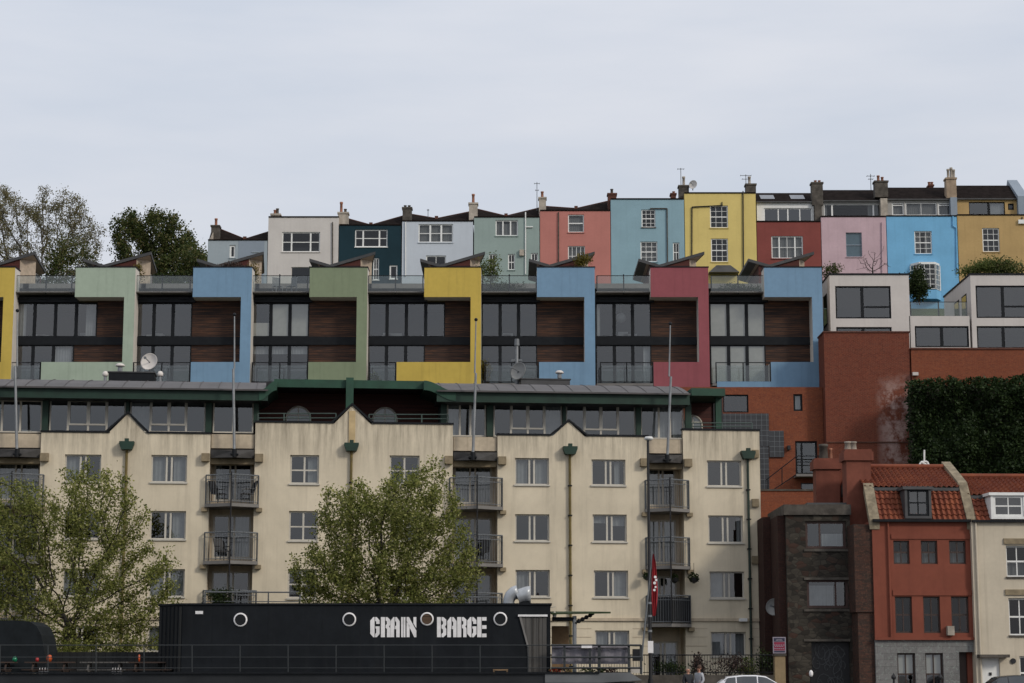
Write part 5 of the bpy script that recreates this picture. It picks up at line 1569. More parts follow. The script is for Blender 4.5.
# ---- two street trees behind the barge
Yt = 91.0
polyA = [(-40, 470), (12, 482), (40, 486), (58, 490), (66, 470), (84, 474), (88, 448), (96, 472), (108, 462), (116, 470), (132, 482), (134, 505), (150, 494), (152, 515), (146, 538), (168, 548), (174, 556), (180, 575), (176, 592), (184, 606), (160, 628), (168, 652), (90, 662), (20, 660), (-60, 655), (-70, 560)]
bA = at(60, HZ, Yt); tree('street_tree', 'leafy spring street tree at the left, behind the railings and curved canopy of the barge', (bA.x, Yt, .1), polyA, Yt, 2.6, 2500, .22, 51000, .063, M['leaf_spring'], M['bark'], trunk_top=(bA.x + .3, Yt, 3.6), tip=.011, rmax=.22, spread=.17, group='street trees on the quay')
polyB = [(436, 452), (446, 470), (452, 492), (464, 500), (462, 516), (470, 524), (466, 540), (480, 552), (478, 566), (484, 578), (462, 596), (468, 614), (440, 640), (380, 650), (320, 640), (300, 606), (287, 570), (293, 552), (316, 548), (312, 520), (322, 508), (326, 480), (336, 496), (350, 480), (370, 488), (386, 480), (398, 462), (412, 474), (420, 462), (428, 468)]
bB = at(384, HZ, Yt); tree('street_tree', 'leafy spring street tree in the middle, behind the GRAIN BARGE lettering', (bB.x, Yt, .1), polyB, Yt, 2.7, 2500, .22, 51000, .063, M['leaf_spring'], M['bark'], trunk_top=(bB.x + .1, Yt, 3.9), tip=.011, rmax=.22, spread=.17, group='street trees on the quay')
# ---- trees on the ridge at the left
Yf = 205.0; ZP = ZV + 1.0
polyC = [(-60, 200), (-20, 190), (0, 184), (12, 186), (20, 200), (34, 204), (44, 196), (56, 192), (70, 190), (84, 196), (88, 212), (98, 222), (104, 240), (104, 256), (90, 272), (60, 290), (0, 300), (-70, 300)]
bC = at(38, 330, Yf); tree('bare_tree', 'big thinly leaved brownish tree at the left edge of the ridge', (bC.x, Yf, ZP - 2), polyC, Yf, 5.5, 2000, .34, 46000, .09, M['leaf_bud'], M['bark_pale'], trunk_top=(bC.x + .6, Yf, bC.z + 2.5), tip=.020, power=2.15, rmax=.42, spread=.27, minkid=2.4)
lob = [(112, 222, 132, 210, 152, 216, 158, 240, 150, 280, 120, 282, 113, 250), (150, 216, 165, 209, 178, 216, 183, 230, 186, 250, 180, 284, 150, 284), (176, 236, 192, 232, 199, 240, 206, 252, 208, 290, 176, 290)]
oD = None
bD = at(158, 330, 208.0)
oD = thing('chestnut_tree', 'dense dark green tree standing on the ridge left of the grey blue house', 'tree', (bD.x, 208, ZP - 2))
allP = []
for L in lob:
    pl = [(L[i], L[i + 1]) for i in range(0, len(L), 2)]
    allP.append(sample_px(330, pl, 208.0, 3.2))
A = np.vstack(allP) - np.array([bD.x, 208, ZP - 2])
nd, pr_ = colonise(A, [np.array([0, 0, h]) for h in np.linspace(0, A[:, 2].min() + 1.5, 22)], .42, 3.4, .9)
t, r, k = limbs(nd, pr_, .02, 2.3, .3, M['bark'], 'trunk', oD)
idx = rng.choice(np.arange(22, len(nd)), 1500)
cl = nd[idx] + rng.normal(size=(1500, 3)) * .35           # clumps with gaps between
P = (cl[:, None, :] + rng.normal(size=(1500, 18, 3)) * .26).reshape(-1, 3)
leaf_mesh('crown', P, .14, M['leaf_ches'], oD)
# ---- bushes
def bush(name, label, px, py, Y, rx, rz, n, size, mat, cat='bush', group=None, sy=.8, stems=True):
    p = at(px, py, Y)
    o = thing(name, label, cat, (p.x, Y, p.z - rz), 0, group)
    cs_ = rng.normal(size=(9, 3)) * .38
    P = []
    n = int(n * 1.8)
    for i in range(n):
        c = cs_[i % 9] * np.array([rx, rx * sy, rz])
        P.append(c + rng.normal(size=3) * .30 * np.array([rx, rx * sy, rz]) + np.array([0, 0, rz]))
    leaf_mesh('foliage', P, size, mat, o)
    if stems:
        m = MB()
        for c in cs_[:6]: m.tube((0, 0, -.3), (c[0] * rx, c[1] * rx * sy, rz + c[2] * rz), .03, .012, 5)
        m.build('stem', M['bark'], o)
    return o
bush('bush', 'green bush in front of the bare tree on the ridge', 62, 262, 190, 1.9, 2.0, 1700, .11, M['leaf_ches'])
bush('bush', 'green bush at the foot of the dense dark tree on the ridge', 192, 264, 196, 2.0, 2.2, 1600, .11, M['leaf_ches'])
bush('bush', 'dark hedge seen through the glass balustrade left of the mint green frame', 90, 290, 150, 4.2, 1.2, 2200, .10, M['leaf_dark'])
bush('bush', 'dark hedge seen through the glass balustrade left of the first light blue frame', 165, 290, 150, 3.6, 1.3, 2200, .10, M['leaf_dark'])
GPT = 'plants on the roof terraces'
bush('potted_shrub', 'small rounded green shrub right of the bright yellow framed house, on its roof terrace', 490, 272, 131, .75, 1.0, 700, .065, M['leaf_bush'], 'shrub', GPT)
bush('potted_shrub', 'low plants behind the glass between the bright yellow and the blue framed house', 508, 286, 131, 1.5, .45, 700, .06, M['leaf_dark'], 'shrub', GPT)
bush('potted_shrub', 'low plants behind the glass right of the raspberry red framed house', 740, 288, 131, 1.5, .35, 500, .06, M['leaf_dark'], 'shrub', GPT)
bush('potted_shrub', 'orange tinged plant at the right end of the sage green framed house roof', 254, 277, 131, .5, .8, 400, .06, M['leaf_yellow'], 'shrub', GPT)
bush('potted_shrub', 'brownish plant beside the penthouse of the mint green framed house', 139, 272, 131, .4, .6, 300, .06, M['leaf_yellow'], 'shrub', GPT)
bush('roof_plant', 'yellow green plant growing on the roof of the second light blue framed house', 583, 260.5, 131.5, .55, .45, 420, .06, M['leaf_yellow'], 'plant', GPT, stems=False)
bush('roof_plant', 'brown withered plant lying on top of the first light blue frame', 237, 266.5, 128.6, .85, .26, 520, .06, M['leaf_brown'], 'plant', GPT, .5, stems=False)
bush('balcony_plant', 'yellow green plant on the lower balcony right of the bright yellow frame', 485, 372, 128.4, .35, .75, 420, .055, M['leaf_yellow'], 'plant')
bush('balcony_plant', 'leafy plant by the railing at the right of the pale mint framed house', 375, 379, 128.4, .3, .4, 220, .05, M['leaf_bush'], 'plant')
bush('bush', 'big dark evergreen bush on the glass terrace between the two white modern houses', 919, 287, 133, .72, .95, 2600, .075, M['leaf_dark'])
bush('bush', 'bright green spreading bush below the ochre house', 985, 268, 150, 1.5, .8, 2000, .08, M['leaf_bush'])
bush('bush', 'darker green bush at the right below the ochre house', 1010, 272, 150, 1.7, .8, 1200, .085, M['leaf_ches'])
bush('bush', 'small green bush left of the first white modern house below the dark red house', 831, 272, 150, .8, .5, 500, .07, M['leaf_ches'])
# bare twiggy shrub
p = at(873, 282, 160); o = thing('bare_shrub', 'leafless twiggy shrub in front of the pale pink house', 'shrub', p)
A = rng.normal(size=(160, 3)) * np.array([.55, .3, .5]) + np.array([0, 0, 1.5])
nd, pr_ = colonise(A, [np.array([0, 0, h]) for h in (0, .2, .4, .6, .8)], .12, 1.6, .2)
limbs(nd, pr_, .012, 2.3, .06, M['bark'], 'twigs', o)

# ---- ivy covering the bank below the long brick wall
p0 = at(911, 377, 121.5); p1 = at(1075, 377, 121.5)
zb_ = at(960, 480, 121).z - 4
o = thing('ivy_hedge', 'tall dark mass of ivy hanging below the long brick wall, above the tiled roofs', 'ivy', (p0.x, 121.5, zb_))
Wd, Ht = p1.x - p0.x, p0.z - zb_
n = 60000
xs = rng.uniform(0, Wd, n); zs = rng.uniform(0, 1, n) ** .9 * Ht
hf = np.array([noise.noise(Vector((x * .45, z * .45, 3.1))) * .9 + noise.noise(Vector((x * 1.4, z * 1.1, 7.7))) * .5 for x, z in zip(xs, zs)])
top = np.array([noise.noise(Vector((x * .8, 0, 1.0))) * .4 + noise.noise(Vector((x * 2.6, 0, 4.0))) * .25 for x in xs])
zs = zs * (1 + top / Ht)
edge = np.clip((xs) / .7, 0, 1) ** .5
ys = 1.2 * (1 - edge) - hf * 1.3 + rng.normal(size=n) * .12 + np.clip((zs / Ht - .93) * 8, 0, 1) * 1.2
leaf_mesh('leaves', np.stack([np.maximum(xs + rng.normal(size=n) * .12, -.15), ys, zs], 1), .092, M['leaf_ivy'], o)
MB().box(.4, Wd, 1.4, 3.2, 0, Ht - .35).build('woody_core', M['bark'], o)
for fn in PENDING: fn()
w_ = AP.uz(222, 604, -1.2)[0]; w_ = AP.world(w_, -1.2, 0)
bush('bush', 'dark rounded bush behind the walkway railing, above the left end of the barge', 222, 598, w_.y, .8, .42, 900, .05, M['leaf_dark'])
# ================================================================== the barge
YG = 80.0
f = Fr('barge', 'black barge with a long deckhouse lettered GRAIN BARGE in white, moored along the quay', 'barge', 366, YG, -1.6, 0)
bg = f; rt = f.root
M['hull'] = plain('satin_black_hull', (.024, .0255, .028, 1), .42, var=.35, sc_=.8, spec=.25)
M['deckhouse'] = stucco('black_deckhouse_paint', (.0125, .0145, .0175, 1), .35, .45, .5, .6, (.024, .025, .027, 1), .12, spec=.10)
M['deckside'] = boards('black_corrugated_side', (.012, .013, .013, 1), (.025, .026, .026, 1), False, .3)
M['letter'] = plain('white_lettering', (.78, .76, .76, 1), .6, var=.15, sc_=4)
M['oldwood'] = boards('grey_weathered_boards', (.085, .080, .074, 1), (.15, .14, .13, 1), False, .22)
D0 = .9   # deckhouse stands back from the hull side
zk = f.z(366, 673.8, 0)
xl, xr = f.x(-260, 690), f.x(640, 690)
zd = f.z(366, 673.8) - .35
hb = MB()
hb.plan([(xl - 3, 2.7), (xl, 0), (xr - 1.6, 0), (xr, 1.2), (xr, 4.4), (xr - 1.6, 5.6), (xl, 5.6)], 0, zd)
hb.prism([(xl, zd + .004), (xr - 1.6, zd + .004), (xr - 1.6, zk), (xl, zk)], .0, .10)
hb.build('hull', M['hull'], rt)
MB().prism([(f.x(545, 680), zd), (xr - 1.55, zd), (f.x(642, 673), zk - .25), (f.x(630, 673), zk + .05), (f.x(545, 673), zk + .02)], -.06, -.003).build('bulwark_plate', M['steel_sheen'] if 'steel_sheen' in M else M['rail'], rt)  # hull shine put in as a lighter plate
MB().box(xl, xr - 1.6, -.12, .14, zk + .003, zk + .07).build('rubbing_strake', M['dark_frame'], rt)
MB().box(xl, xr - .2, .12, 5.4, zd + .004, zd + .05).build('deck', M['oldwood'], rt)
ze0 = f.z(366, 605, D0)
u0, u1 = f.x(182, 640, D0), f.x(550.5, 640, D0)
ul = f.x(158.5, 640, D0 + 1.3)
dh = MB().plan([(u0, D0), (u1, D0), (u1, 4.9), (ul, 4.9), (ul, D0 + 1.3)], zd + .055, ze0)
dho = dh.build('deckhouse', M['deckhouse'], rt)
MB().plan([(u0 - .06, D0 - .06), (u1 + .06, D0 - .06), (u1 + .06, 5), (ul - .06, 5), (ul - .06, D0 + 1.27)], ze0 + .003, ze0 + .07).build('roof', M['dark_frame'], dho)
rib = MB()
for i in range(6):
    t = (i + .5) / 6; a, b = u0 + (ul - u0) * t, D0 + 1.3 * t
    rib.box(a - .05, a + .05, b - .07, b + .02, zd + .1, ze0 - .05)
rib.build('corrugation', M['deckside'], dho)
# plate seams of the deckhouse side
for px in (212, 268, 322, 360, 458, 492):
    MB().box(f.x(px, 640, D0) - .012, f.x(px, 640, D0) + .012, D0 - .007, D0 - .002, zd + .1, ze0 - .02).build('plate_seam', M['deckhouse'], dho)
# portholes
for px, py, r in ((240.5, 619.8, 6.6), (349.3, 619.5, 6.6), (427, 619, 6.4), (500.3, 619, 6.6)):
    u, z = f.uz(px, py, D0); R_ = r / F * (YG + D0)
    o = MB().lathe([(R_ - .045, -.05), (R_, -.045), (R_ + .012, -.02), (R_ + .012, .0), (R_ - .045, .0), (R_ - .045, -.05)], (u, D0 - .003, z), 28, 'y').build('porthole', M['letter'], dho, True)
    MB().lathe([(.001, -.012), (R_ - .05, -.012)], (u, D0 - .003, z), 24, 'y').build('pane', M['porthole_glass'] if px != 427 else M['porthole_lit'], o)
# lettering, cut as stencil strokes in a 10 x 20 cell
GL = {
 'G': [[(0, 3.5), (3.2, 0), (4.6, 0), (4.6, 20), (3.2, 20), (0, 16.5)], [(5.3, 20), (7, 20), (10, 16.8), (10, 13.2), (6.4, 13.2), (6.4, 15.5), (5.3, 16.2)], [(5.3, 0), (7, 0), (10, 3.2), (10, 10.8), (5.6, 10.8), (5.6, 8.8), (6.4, 8.2), (6.4, 4.2), (5.3, 3.4)]],
 'R': [[(0, 0), (4.4, 0), (4.4, 20), (0, 20)], [(5.1, 20), (7, 20), (10, 17.4), (10, 12.2), (8.7, 10.6), (10, 9), (10, 0), (6.5, 0), (6.5, 8.3), (5.1, 9.4), (5.1, 12), (6.5, 13), (6.5, 15.6), (5.1, 16.6)]],
 'A': [[(0, 0), (4.0, 0), (4.0, 8), (4.5, 8), (4.5, 20), (3.2, 20), (0, 16)], [(5.2, 20), (6.8, 20), (10, 16), (10, 0), (6.3, 0), (6.3, 8), (5.2, 8), (5.2, 11), (6.3, 11.6), (6.3, 15), (5.2, 16)]],
 'I': [[(0, 0), (1.9, 0), (1.9, 20), (0, 20)], [(2.5, 0), (4.6, 0), (4.6, 20), (2.5, 20)]],
 'N': [[(0, 0), (3.2, 0), (3.2, 11.5), (0, 15)], [(0, 20), (2.6, 20), (10.5, 6.5), (10.5, 0), (8.2, 0), (0, 16.2)], [(7.4, 20), (10.5, 20), (10.5, 9), (7.4, 13.5)]],
 'B': [[(0, 0), (4.2, 0), (4.2, 20), (0, 20)], [(4.9, 20), (7, 20), (10, 17.4), (10, 12.4), (8.6, 10.4), (10, 8.4), (10, 2.6), (7, 0), (4.9, 0), (4.9, 3.4), (6.4, 4.4), (6.4, 7.6), (4.9, 8.8), (4.9, 12), (6.4, 13), (6.4, 15.6), (4.9, 16.6)]],
 'E': [[(0, 0), (4.6, 0), (4.6, 20), (0, 20)], [(5.2, 20), (10, 20), (10, 16.4), (5.2, 16.4)], [(5.2, 11.9), (10, 11.9), (10, 8.3), (5.2, 8.3)], [(5.2, 0), (10, 0), (10, 3.6), (5.2, 3.6)]],
}
for word, xs_ in (('GRAIN', (370.3, 380.9, 390.4, 401.2, 406.6)), ('BARGE', (437, 447.3, 457.2, 467.2, 477.2))):
    b = MB(); k = 9.3 / 10
    for ch, x in zip(word, xs_):
        for poly in GL[ch]:
            pts = [f.uz(x + px * k, 637.2 - pz * 1.005, D0) for px, pz in poly]
            b.prism(pts, D0 - .022, D0 - .004)
    b.build('lettering', M['letter'], dho)
# small plate
u0_, u1_, z0, z1 = f.rect(195.5, 611, 203, 614, D0); MB().box(u0_, u1_, D0 - .03, D0 - .003, z0, z1).build('name_plate', M['letter'], dho)
# slanted door recess with weathered boards and white lintel
p = lambda x, y: f.uz(x, y, D0)
do = MB().prism([p(528, 672.5), p(546.5, 672.5), p(546.5, 617), p(520, 617), p(527, 647)], D0 - .03, D0 - .004).build('door', M['oldwood'], dho)
MB().prism([p(518, 616.6), p(547.5, 616.6), p(547.5, 614.6), p(518, 614.6)], D0 - .10, D0 - .004).build('door_head', M['letter'], do)
MB().prism([p(519.2, 617), p(521.3, 617), p(529, 647), p(527.3, 647)], D0 - .07, D0 - .034).build('slanted_jamb', M['concrete'], do)
for x in (533, 539): MB().prism([p(x - .35, 672), p(x + .35, 672), p(x + .35, 618), p(x - .35, 618)], D0 - .045, D0 - .032).build('door_batten', M['bark'], do)
# cowl ventilators on the deckhouse roof
dv = D0 + 1.6
def duct(pts, nm):
    q = [(Vector(f.p(x, y, dv)), r_) for x, y, r_ in pts]
    q.append((q[-1][0] - (q[-1][0] - q[-2][0]).normalized() * .1, q[-1][1] * .9)); q.append((q[-1][0], .01))
    MB().loft(q).build(nm, M['galv_light'], dho, True)
duct([(508.5, 605, .23), (508.8, 600, .24), (510.5, 596, .25), (514, 593, .27), (518, 592, .29)], 'ventilator')
duct([(517.5, 597.5, .30), (521, 596, .31), (526, 594.8, .33), (530.5, 594.6, .36)], 'ventilator_mouth')
MB().box(*f.rect(519, 601, 530, 606, dv)[:2], dv - .2, dv + .2, *f.rect(519, 601, 530, 606, dv)[2:]).build('ventilator_foot', M['dark_frame'], dho)
# small light on the end wall
u, z = f.uz(554.5, 614, D0 + .5); MB().tube((u1 + .0, D0 + .5, z + .25), (u + .05, D0 + .5, z + .3), .015, .015, 5).lathe([(.02, .1), (.09, .0), (.07, -.12), (.001, -.12)], (u, D0 + .5, z), 10).build('end_lamp', M['cream_frame'], dho)
# railings along the deck
rb = MB(); yr = .25
for y, r in ((645.2, .018), (657.2, .014), (668, .014)): rb.tube(f.p(-250, y, yr), f.p(640.5, y, yr), r, r, 6)
ro = rb.build('railing', M['hullrail'], rt)
xs_ = [641, 600, 565] + [528 - 48 * i for i in range(17)]
for x in xs_: MB().tube(f.p(x, 674.5, yr), f.p(x, 645.2, yr), .024, .024, 6).build('stanchion', M['hullrail'], ro)
for y in (645.2, 657.2, 668):
    MB().tube(f.p(551, y, yr - .06), f.p(641, y, yr - .06), .038, .038, 8).build('end_rail', M['hullrail'], ro)
for x in (564.5, 590, 599, 629, 641): MB().box(f.x(x, 660, yr) - .045, f.x(x, 660, yr) + .045, yr - .02, yr + .07, f.z(x, 674, yr), f.z(x, 645, yr)).build('end_post', M['hullrail'], ro)
# rounded dark canopy at the left
cn = [(f.x(-120, 650, 2.2), f.z(0, 672, 2.2)), (f.x(47, 650, 2.2), f.z(0, 672, 2.2)), (f.x(44.5, 650, 2.2), f.z(0, 652, 2.2)), (f.x(41, 640, 2.2), f.z(0, 635, 2.2)), (f.x(36, 640, 2.2), f.z(0, 626, 2.2)), (f.x(29, 640, 2.2), f.z(0, 621.5, 2.2)), (f.x(18, 640, 2.2), f.z(0, 620.5, 2.2)), (f.x(-120, 640, 2.2), f.z(0, 620, 2.2))]
MB().prism(cn, 2.2, 4.6).build('rounded_canopy', M['tarp'], rt)
MB().box(f.x(42, 660, 3.4), f.x(160, 660, 3.4), 4.3, 4.4, zd + .05, f.z(100, 652, 4.3)).build('rear_bulwark', M['deckside'], rt)
# end deck: post, green canopy, tan locker, fabric screen
ga = f.rect(551, 612.5, 588, 617, 1.6)
MB().add([(ga[0], 1.2, ga[3] - .02), (ga[1] + .9, 1.2, ga[3] + .02), (ga[1] + .2, 3.5, ga[3] + .1), (ga[0], 3.5, ga[3] + .1), (ga[0], 1.2, ga[3] - .09), (ga[1] + .9, 1.2, ga[3] - .05), (ga[1] + .2, 3.5, ga[3] + .03), (ga[0], 3.5, ga[3] + .03)], [(0, 1, 2, 3), (7, 6, 5, 4), (0, 4, 5, 1), (1, 5, 6, 2), (2, 6, 7, 3), (3, 7, 4, 0)]).build('green_canopy', M['moss'], rt)
ub = [f.p(574 + 1, 623, 1.5), f.p(594, 613.5, 1.5)]
brk = MB().tube(ub[0], ub[1], .05, .05, 6)
for i in range(5):
    t = i / 5; q = Vector(ub[0]) + (Vector(ub[1]) - Vector(ub[0])) * t
    brk.ball((q.x, 1.5, q.z), .09, 8, 5)
brk.tube(f.p(552, 619, 1.5), f.p(576, 619, 1.5), .08, .08, 6)
brk.build('canopy_bracket', M['dark_frame'], rt)
MB().tube(f.p(574.5, 672, 1.5), f.p(574.5, 616, 1.5), .085, .085, 10).build('canopy_post', M['galv'], rt)
u0_, u1_, z0, z1 = f.rect(552, 626, 569, 674, 3.0); MB().box(u0_, u1_, 3.0, 3.6, z0, z1).build('tan_locker', M['tanboard'], rt)
fs = f.rect(552, 648.5, 628.5, 664, .45)
n = 26; b = MB()
for i in range(n):
    a, c_ = fs[0] + (fs[1] - fs[0]) * i / n, fs[0] + (fs[1] - fs[0]) * (i + 1) / n
    b.quad((a, .45 + .03 * math.sin(i * 1.3), fs[2]), (c_, .45 + .03 * math.sin((i + 1) * 1.3), fs[2]), (c_, .45 + .03 * math.sin((i + 1) * 1.3), fs[3]), (a, .45 + .03 * math.sin(i * 1.3), fs[3]))
b.box(fs[0], fs[1], .42, .5, fs[3] + .002, fs[3] + .09)
b.build('fabric_screen', M['fabric'], rt, True)
u0_, u1_, z0, z1 = f.rect(581.5, 644.6, 592, 648, .2); MB().box(u0_, u1_, .16, .2, z0, z1).build('rail_notice', M['letter'], rt)
u0_, u1_, z0, z1 = f.rect(633, 649, 643, 661, .8); MB().box(u0_, u1_, .8, 1.2, z0, z1).build('deck_locker', M['black'], rt)
u0_, u1_, z0, z1 = f.rect(631, 667, 643, 673, .8); MB().box(u0_, u1_, .8, 1.2, z0, z1).build('pale_box', M['white_render'], rt)

# ---- things on the deck
zdk = zd + .05 - 1.6
def deck(px, d): return (f.world(f.x(px, 665, d), d, zd + .055))
GP = 'flower pots on the end deck of the barge'
for i, (px, mat, lab, pl) in enumerate(((556, 'terracotta', 'terracotta pot with red flowers nearest the barge door', 'flower_red'), (566, 'terracotta', 'second terracotta pot with pale flowers from the barge door', 'flower_pale'), (587, 'white_frame', 'pale bowl shaped flower pot in the middle below the fabric screen', 'leaf_bush'), (600, 'terracotta', 'terracotta pot with dark leaves right of the pale bowl', 'leaf_dark'), (612, 'terracotta', 'terracotta pot with reddish leaves at the right below the fabric screen', 'leaf_brown'))):
    w = deck(px, .32)
    o = thing('flower_pot', lab, 'flower pot', (w.x, w.y, w.z), 0, GP)
    MB().lathe([(.001, 0), (.12, 0), (.18, .26), (.20, .30), (.16, .30), (.001, .26)], (0, 0, 0), 12).build('pot', M[mat], o)
    leafball(o, 'plant', .22, 90, M[pl], .05, (0, 0, .42), (1.2, .8, .6))
w = deck(500.5, .5); o = thing('wooden_stool', 'small tan wooden stool on the deck below the word BARGE', 'stool', w)
MB().box(-.3, .3, -.14, .14, .42, .47).build('seat', M['tanboard'], o)
for s_ in (-.26, .26): MB().box(s_ - .025, s_ + .025, -.12, .12, 0, .418).build('leg', M['tanboard'], o)
def picnic(px, d, label, mat='oldwood', k=1.0):
    w = deck(px, d)
    o = thing('picnic_table', label, 'picnic table', w, 0, 'picnic tables on the barge deck')
    MB().box(-.95 * k, .95 * k, -.36, .36, .72, .77).build('tabletop', M[mat], o)
    for y in (-.68, .68): MB().box(-.95 * k, .95 * k, y - .13, y + .13, .43, .47).build('bench', M[mat], o)
    for x in (-.62 * k, .62 * k):
        MB().tube((x, -.72, 0), (x, -.2, .72), .045, .045, 6).tube((x, .72, 0), (x, .2, .72), .045, .045, 6).box(x - .03, x + .03, -.7, .7, .36, .43).build('trestle', M[mat], o)
M['darkwood'] = boards('dark_stained_wood', (.05, .032, .025, 1), (.09, .06, .045, 1))
picnic(-8, 1.7, 'dark picnic table at the left edge, under the rounded canopy', 'darkwood')
picnic(50, 1.5, 'brown picnic table with an orange lantern on it, beside the rounded canopy', 'darkwood')
picnic(105, 1.6, 'pale topped picnic table in the middle of the open deck')
picnic(152, 2.0, 'dark picnic table close to the left end of the deckhouse', 'darkwood')
def lantern(px, d, label, mat, h=.3, w_=1.0):
    w = deck(px, d); o = thing('glass_lantern', label, 'lantern', (w.x, w.y, w.z + .772), 0, 'lanterns on the barge tables')
    MB().lathe([(.001, 0), (.09 * w_, 0), (.13 * w_, h * .35), (.10 * w_, h * .75), (.05 * w_, h * .8)], (0, 0, 0), 12).build('glass_body', M[mat], o, True)
    MB().tube((0, 0, h * .8), (0, 0, h), .05 * w_, .045 * w_, 10).build('lid', M['dark_frame'], o)
lantern(14.5, 1.6, 'green glass lantern at the far left of the barge deck', 'green_glaze', .26, .8)
lantern(49, 1.5, 'orange round lantern on the picnic table beside the rounded canopy', 'orange_glaze', .34, .9)
lantern(37, 1.5, 'small red lantern left of the orange one', 'red_glaze', .2, .6)
lantern(139, 2.0, 'thin orange and white bottle on the picnic table near the deckhouse', 'orange_glaze', .36, .35)
w = deck(235.5, .6); o = thing('metal_can', 'small pale metal can standing on the deck below the leftmost porthole', 'can', w)
MB().lathe([(.001, 0), (.09, 0), (.09, .22), (.001, .22)], (0, 0, 0), 12).build('can_body', M['white_frame'], o); MB().tube((0, 0, .222), (0, 0, .25), .06, .06, 10).build('lid', M['galv'], o)
for i, (px, d, lab) in enumerate(((44, .9, 'cluster of white bottles in a crate left of the orange lantern table'), (117, 1.0, 'white bottles in a crate under the pale topped picnic table'))):
    w = deck(px, d); o = thing('bottle_crate', lab, 'bottle crate', w, 0, 'bottle crates on the barge deck')
    MB().box(-.22, .22, -.15, .15, 0, .2).build('crate', M['black'], o)
    for k in range(4): MB().lathe([(.001, 0), (.045, 0), (.045, .2), (.018, .28), (.018, .34), (.001, .34)], (-.16 + .105 * k, -.02, .202), 8).build('bottle', M['letter'], o)

# leaning flagstaff with the red flag
b0 = at(640.5, 652, 80.4); t0 = at(652.5, 553, 80.4)
o = thing('flagstaff', 'leaning dark flagstaff with a hanging red flag at the right end of the barge', 'flag', b0)
v = t0 - b0
MB().tube((0, 0, -.6), v, .04, .025, 8).build('staff', M['rail'], o)
fl = MB(); n, m_ = 10, 22
fp = []
xL = [653, 652.2, 652, 651.6, 651.6, 651.5, 652, 652.5]; xR = [654, 656, 656.6, 657.2, 658, 657.6, 656.8, 655.5]
for j in range(m_ + 1):
    t = j / m_; y = 554 + (616 - 554) * t; q = t * 7; i0 = min(6, int(q)); fr_ = q - i0
    a = xL[i0] + (xL[i0 + 1] - xL[i0]) * fr_; c_ = xR[i0] + (xR[i0 + 1] - xR[i0]) * fr_
    for i in range(n + 1):
        p_ = at(a + (c_ - a) * i / n, y, 80.4) - b0; fp.append((p_.x, .09 * math.sin(i * 1.9 + t * 3), p_.z))
fl.add(fp, [(j * (n + 1) + i, j * (n + 1) + i + 1, (j + 1) * (n + 1) + i + 1, (j + 1) * (n + 1) + i) for j in range(m_) for i in range(n)])
flo = fl.build('flag_cloth', M['redflag'], o, True)
em = MB()
for (px, py, r_) in ((655.2, 577, .055), (656.2, 580, .05), (654.6, 583, .06), (655.6, 587, .045), (654.4, 590, .05)):
    p_ = at(px, py, 80.25) - b0; em.lathe([(.001, 0), (r_, 0)], (p_.x, p_.y, p_.z), 10, 'y')
em.build('pale_emblem', M['letter'], flo)

# ================================================================== the street
# street lamp
lb = at(650.4, HZ, 88.5)
o = thing('street_lamp', 'tall black street lamp with a white head, before the right balcony bay', 'street lamp', (lb.x, 88.5, .12))
zt = at(651, 439, 88.5).z - .12
MB().tube((0, 0, 0), (0, 0, 1.2), .12, .12, 12).tube((0, 0, 1.2), (0, 0, zt), .085, .055, 12).build('column', M['black'], o)
MB().add([], []).lathe([(.001, .12), (.16, .10), (.22, 0), (.14, -.06), (.001, -.07)], (.04, 0, zt), 14).build('lantern', M['lamp_white'], o, True)
zz = at(650, 655, 88.4).z
MB().box(-.11, .13, -.14, -.125, at(650, 653, 88.4).z - .12, at(650, 641, 88.4).z - .12).build('white_notice', M['letter'], o)
for y in (632, 604, 617): 
    z_ = at(650, y, 88.4).z - .12; MB().tube((0, 0, z_), (0, 0, z_ + .09), .1, .1, 12).build('band', M['galv'], o)
# railing, low wall and hedge plants in front of the cream block
yy = 96.5
p0, p1 = at(655, 655, yy), at(773, 655, yy)
o = thing('garden_railing', 'dark iron railing on a low wall before the right end of the cream block', 'railing', (p0.x, yy, 0))
L = p1.x - p0.x; zt = p0.z; zw = at(655, 675, yy).z
MB().box(-12, L, -.12, .12, 0, zw).build('low_wall', M['stone_dark'], o)
rb = MB().tube((-12, 0, zt), (L, 0, zt), .028, .028, 6).tube((-12, 0, zw + .12), (L, 0, zw + .12), .02, .02, 6)
n = int((L + 12) / .13)
for i in range(n + 1):
    x = -12 + (L + 12) * i / n; rb.box(x - .009, x + .009, -.009, .009, zw, zt)
rb.build('railing_bars', M['dark_frame'], o)
GH = 'plants behind the railing of the cream block'
for i, (px, py, rx, rz, mat, lab) in enumerate(((672, 668, .9, .4, 'leaf_dark', 'dark low plant behind the railing beside the lamp column'), (697, 664, .35, .55, 'leaf_brown', 'upright reddish plant behind the two people'), (727, 666, .8, .45, 'leaf_brown', 'brownish shrub behind the railing above the white car'), (746, 668, .7, .4, 'leaf_bush', 'low green shrub behind the railing above the front of the white car'), (767, 664, .5, .75, 'leaf_dark', 'dark clipped shrub against the pillar with the red sign'))):
    bush('garden_plant', lab, px, py, 97.3, rx, rz, 420, .055, M[mat], 'plant', GH)
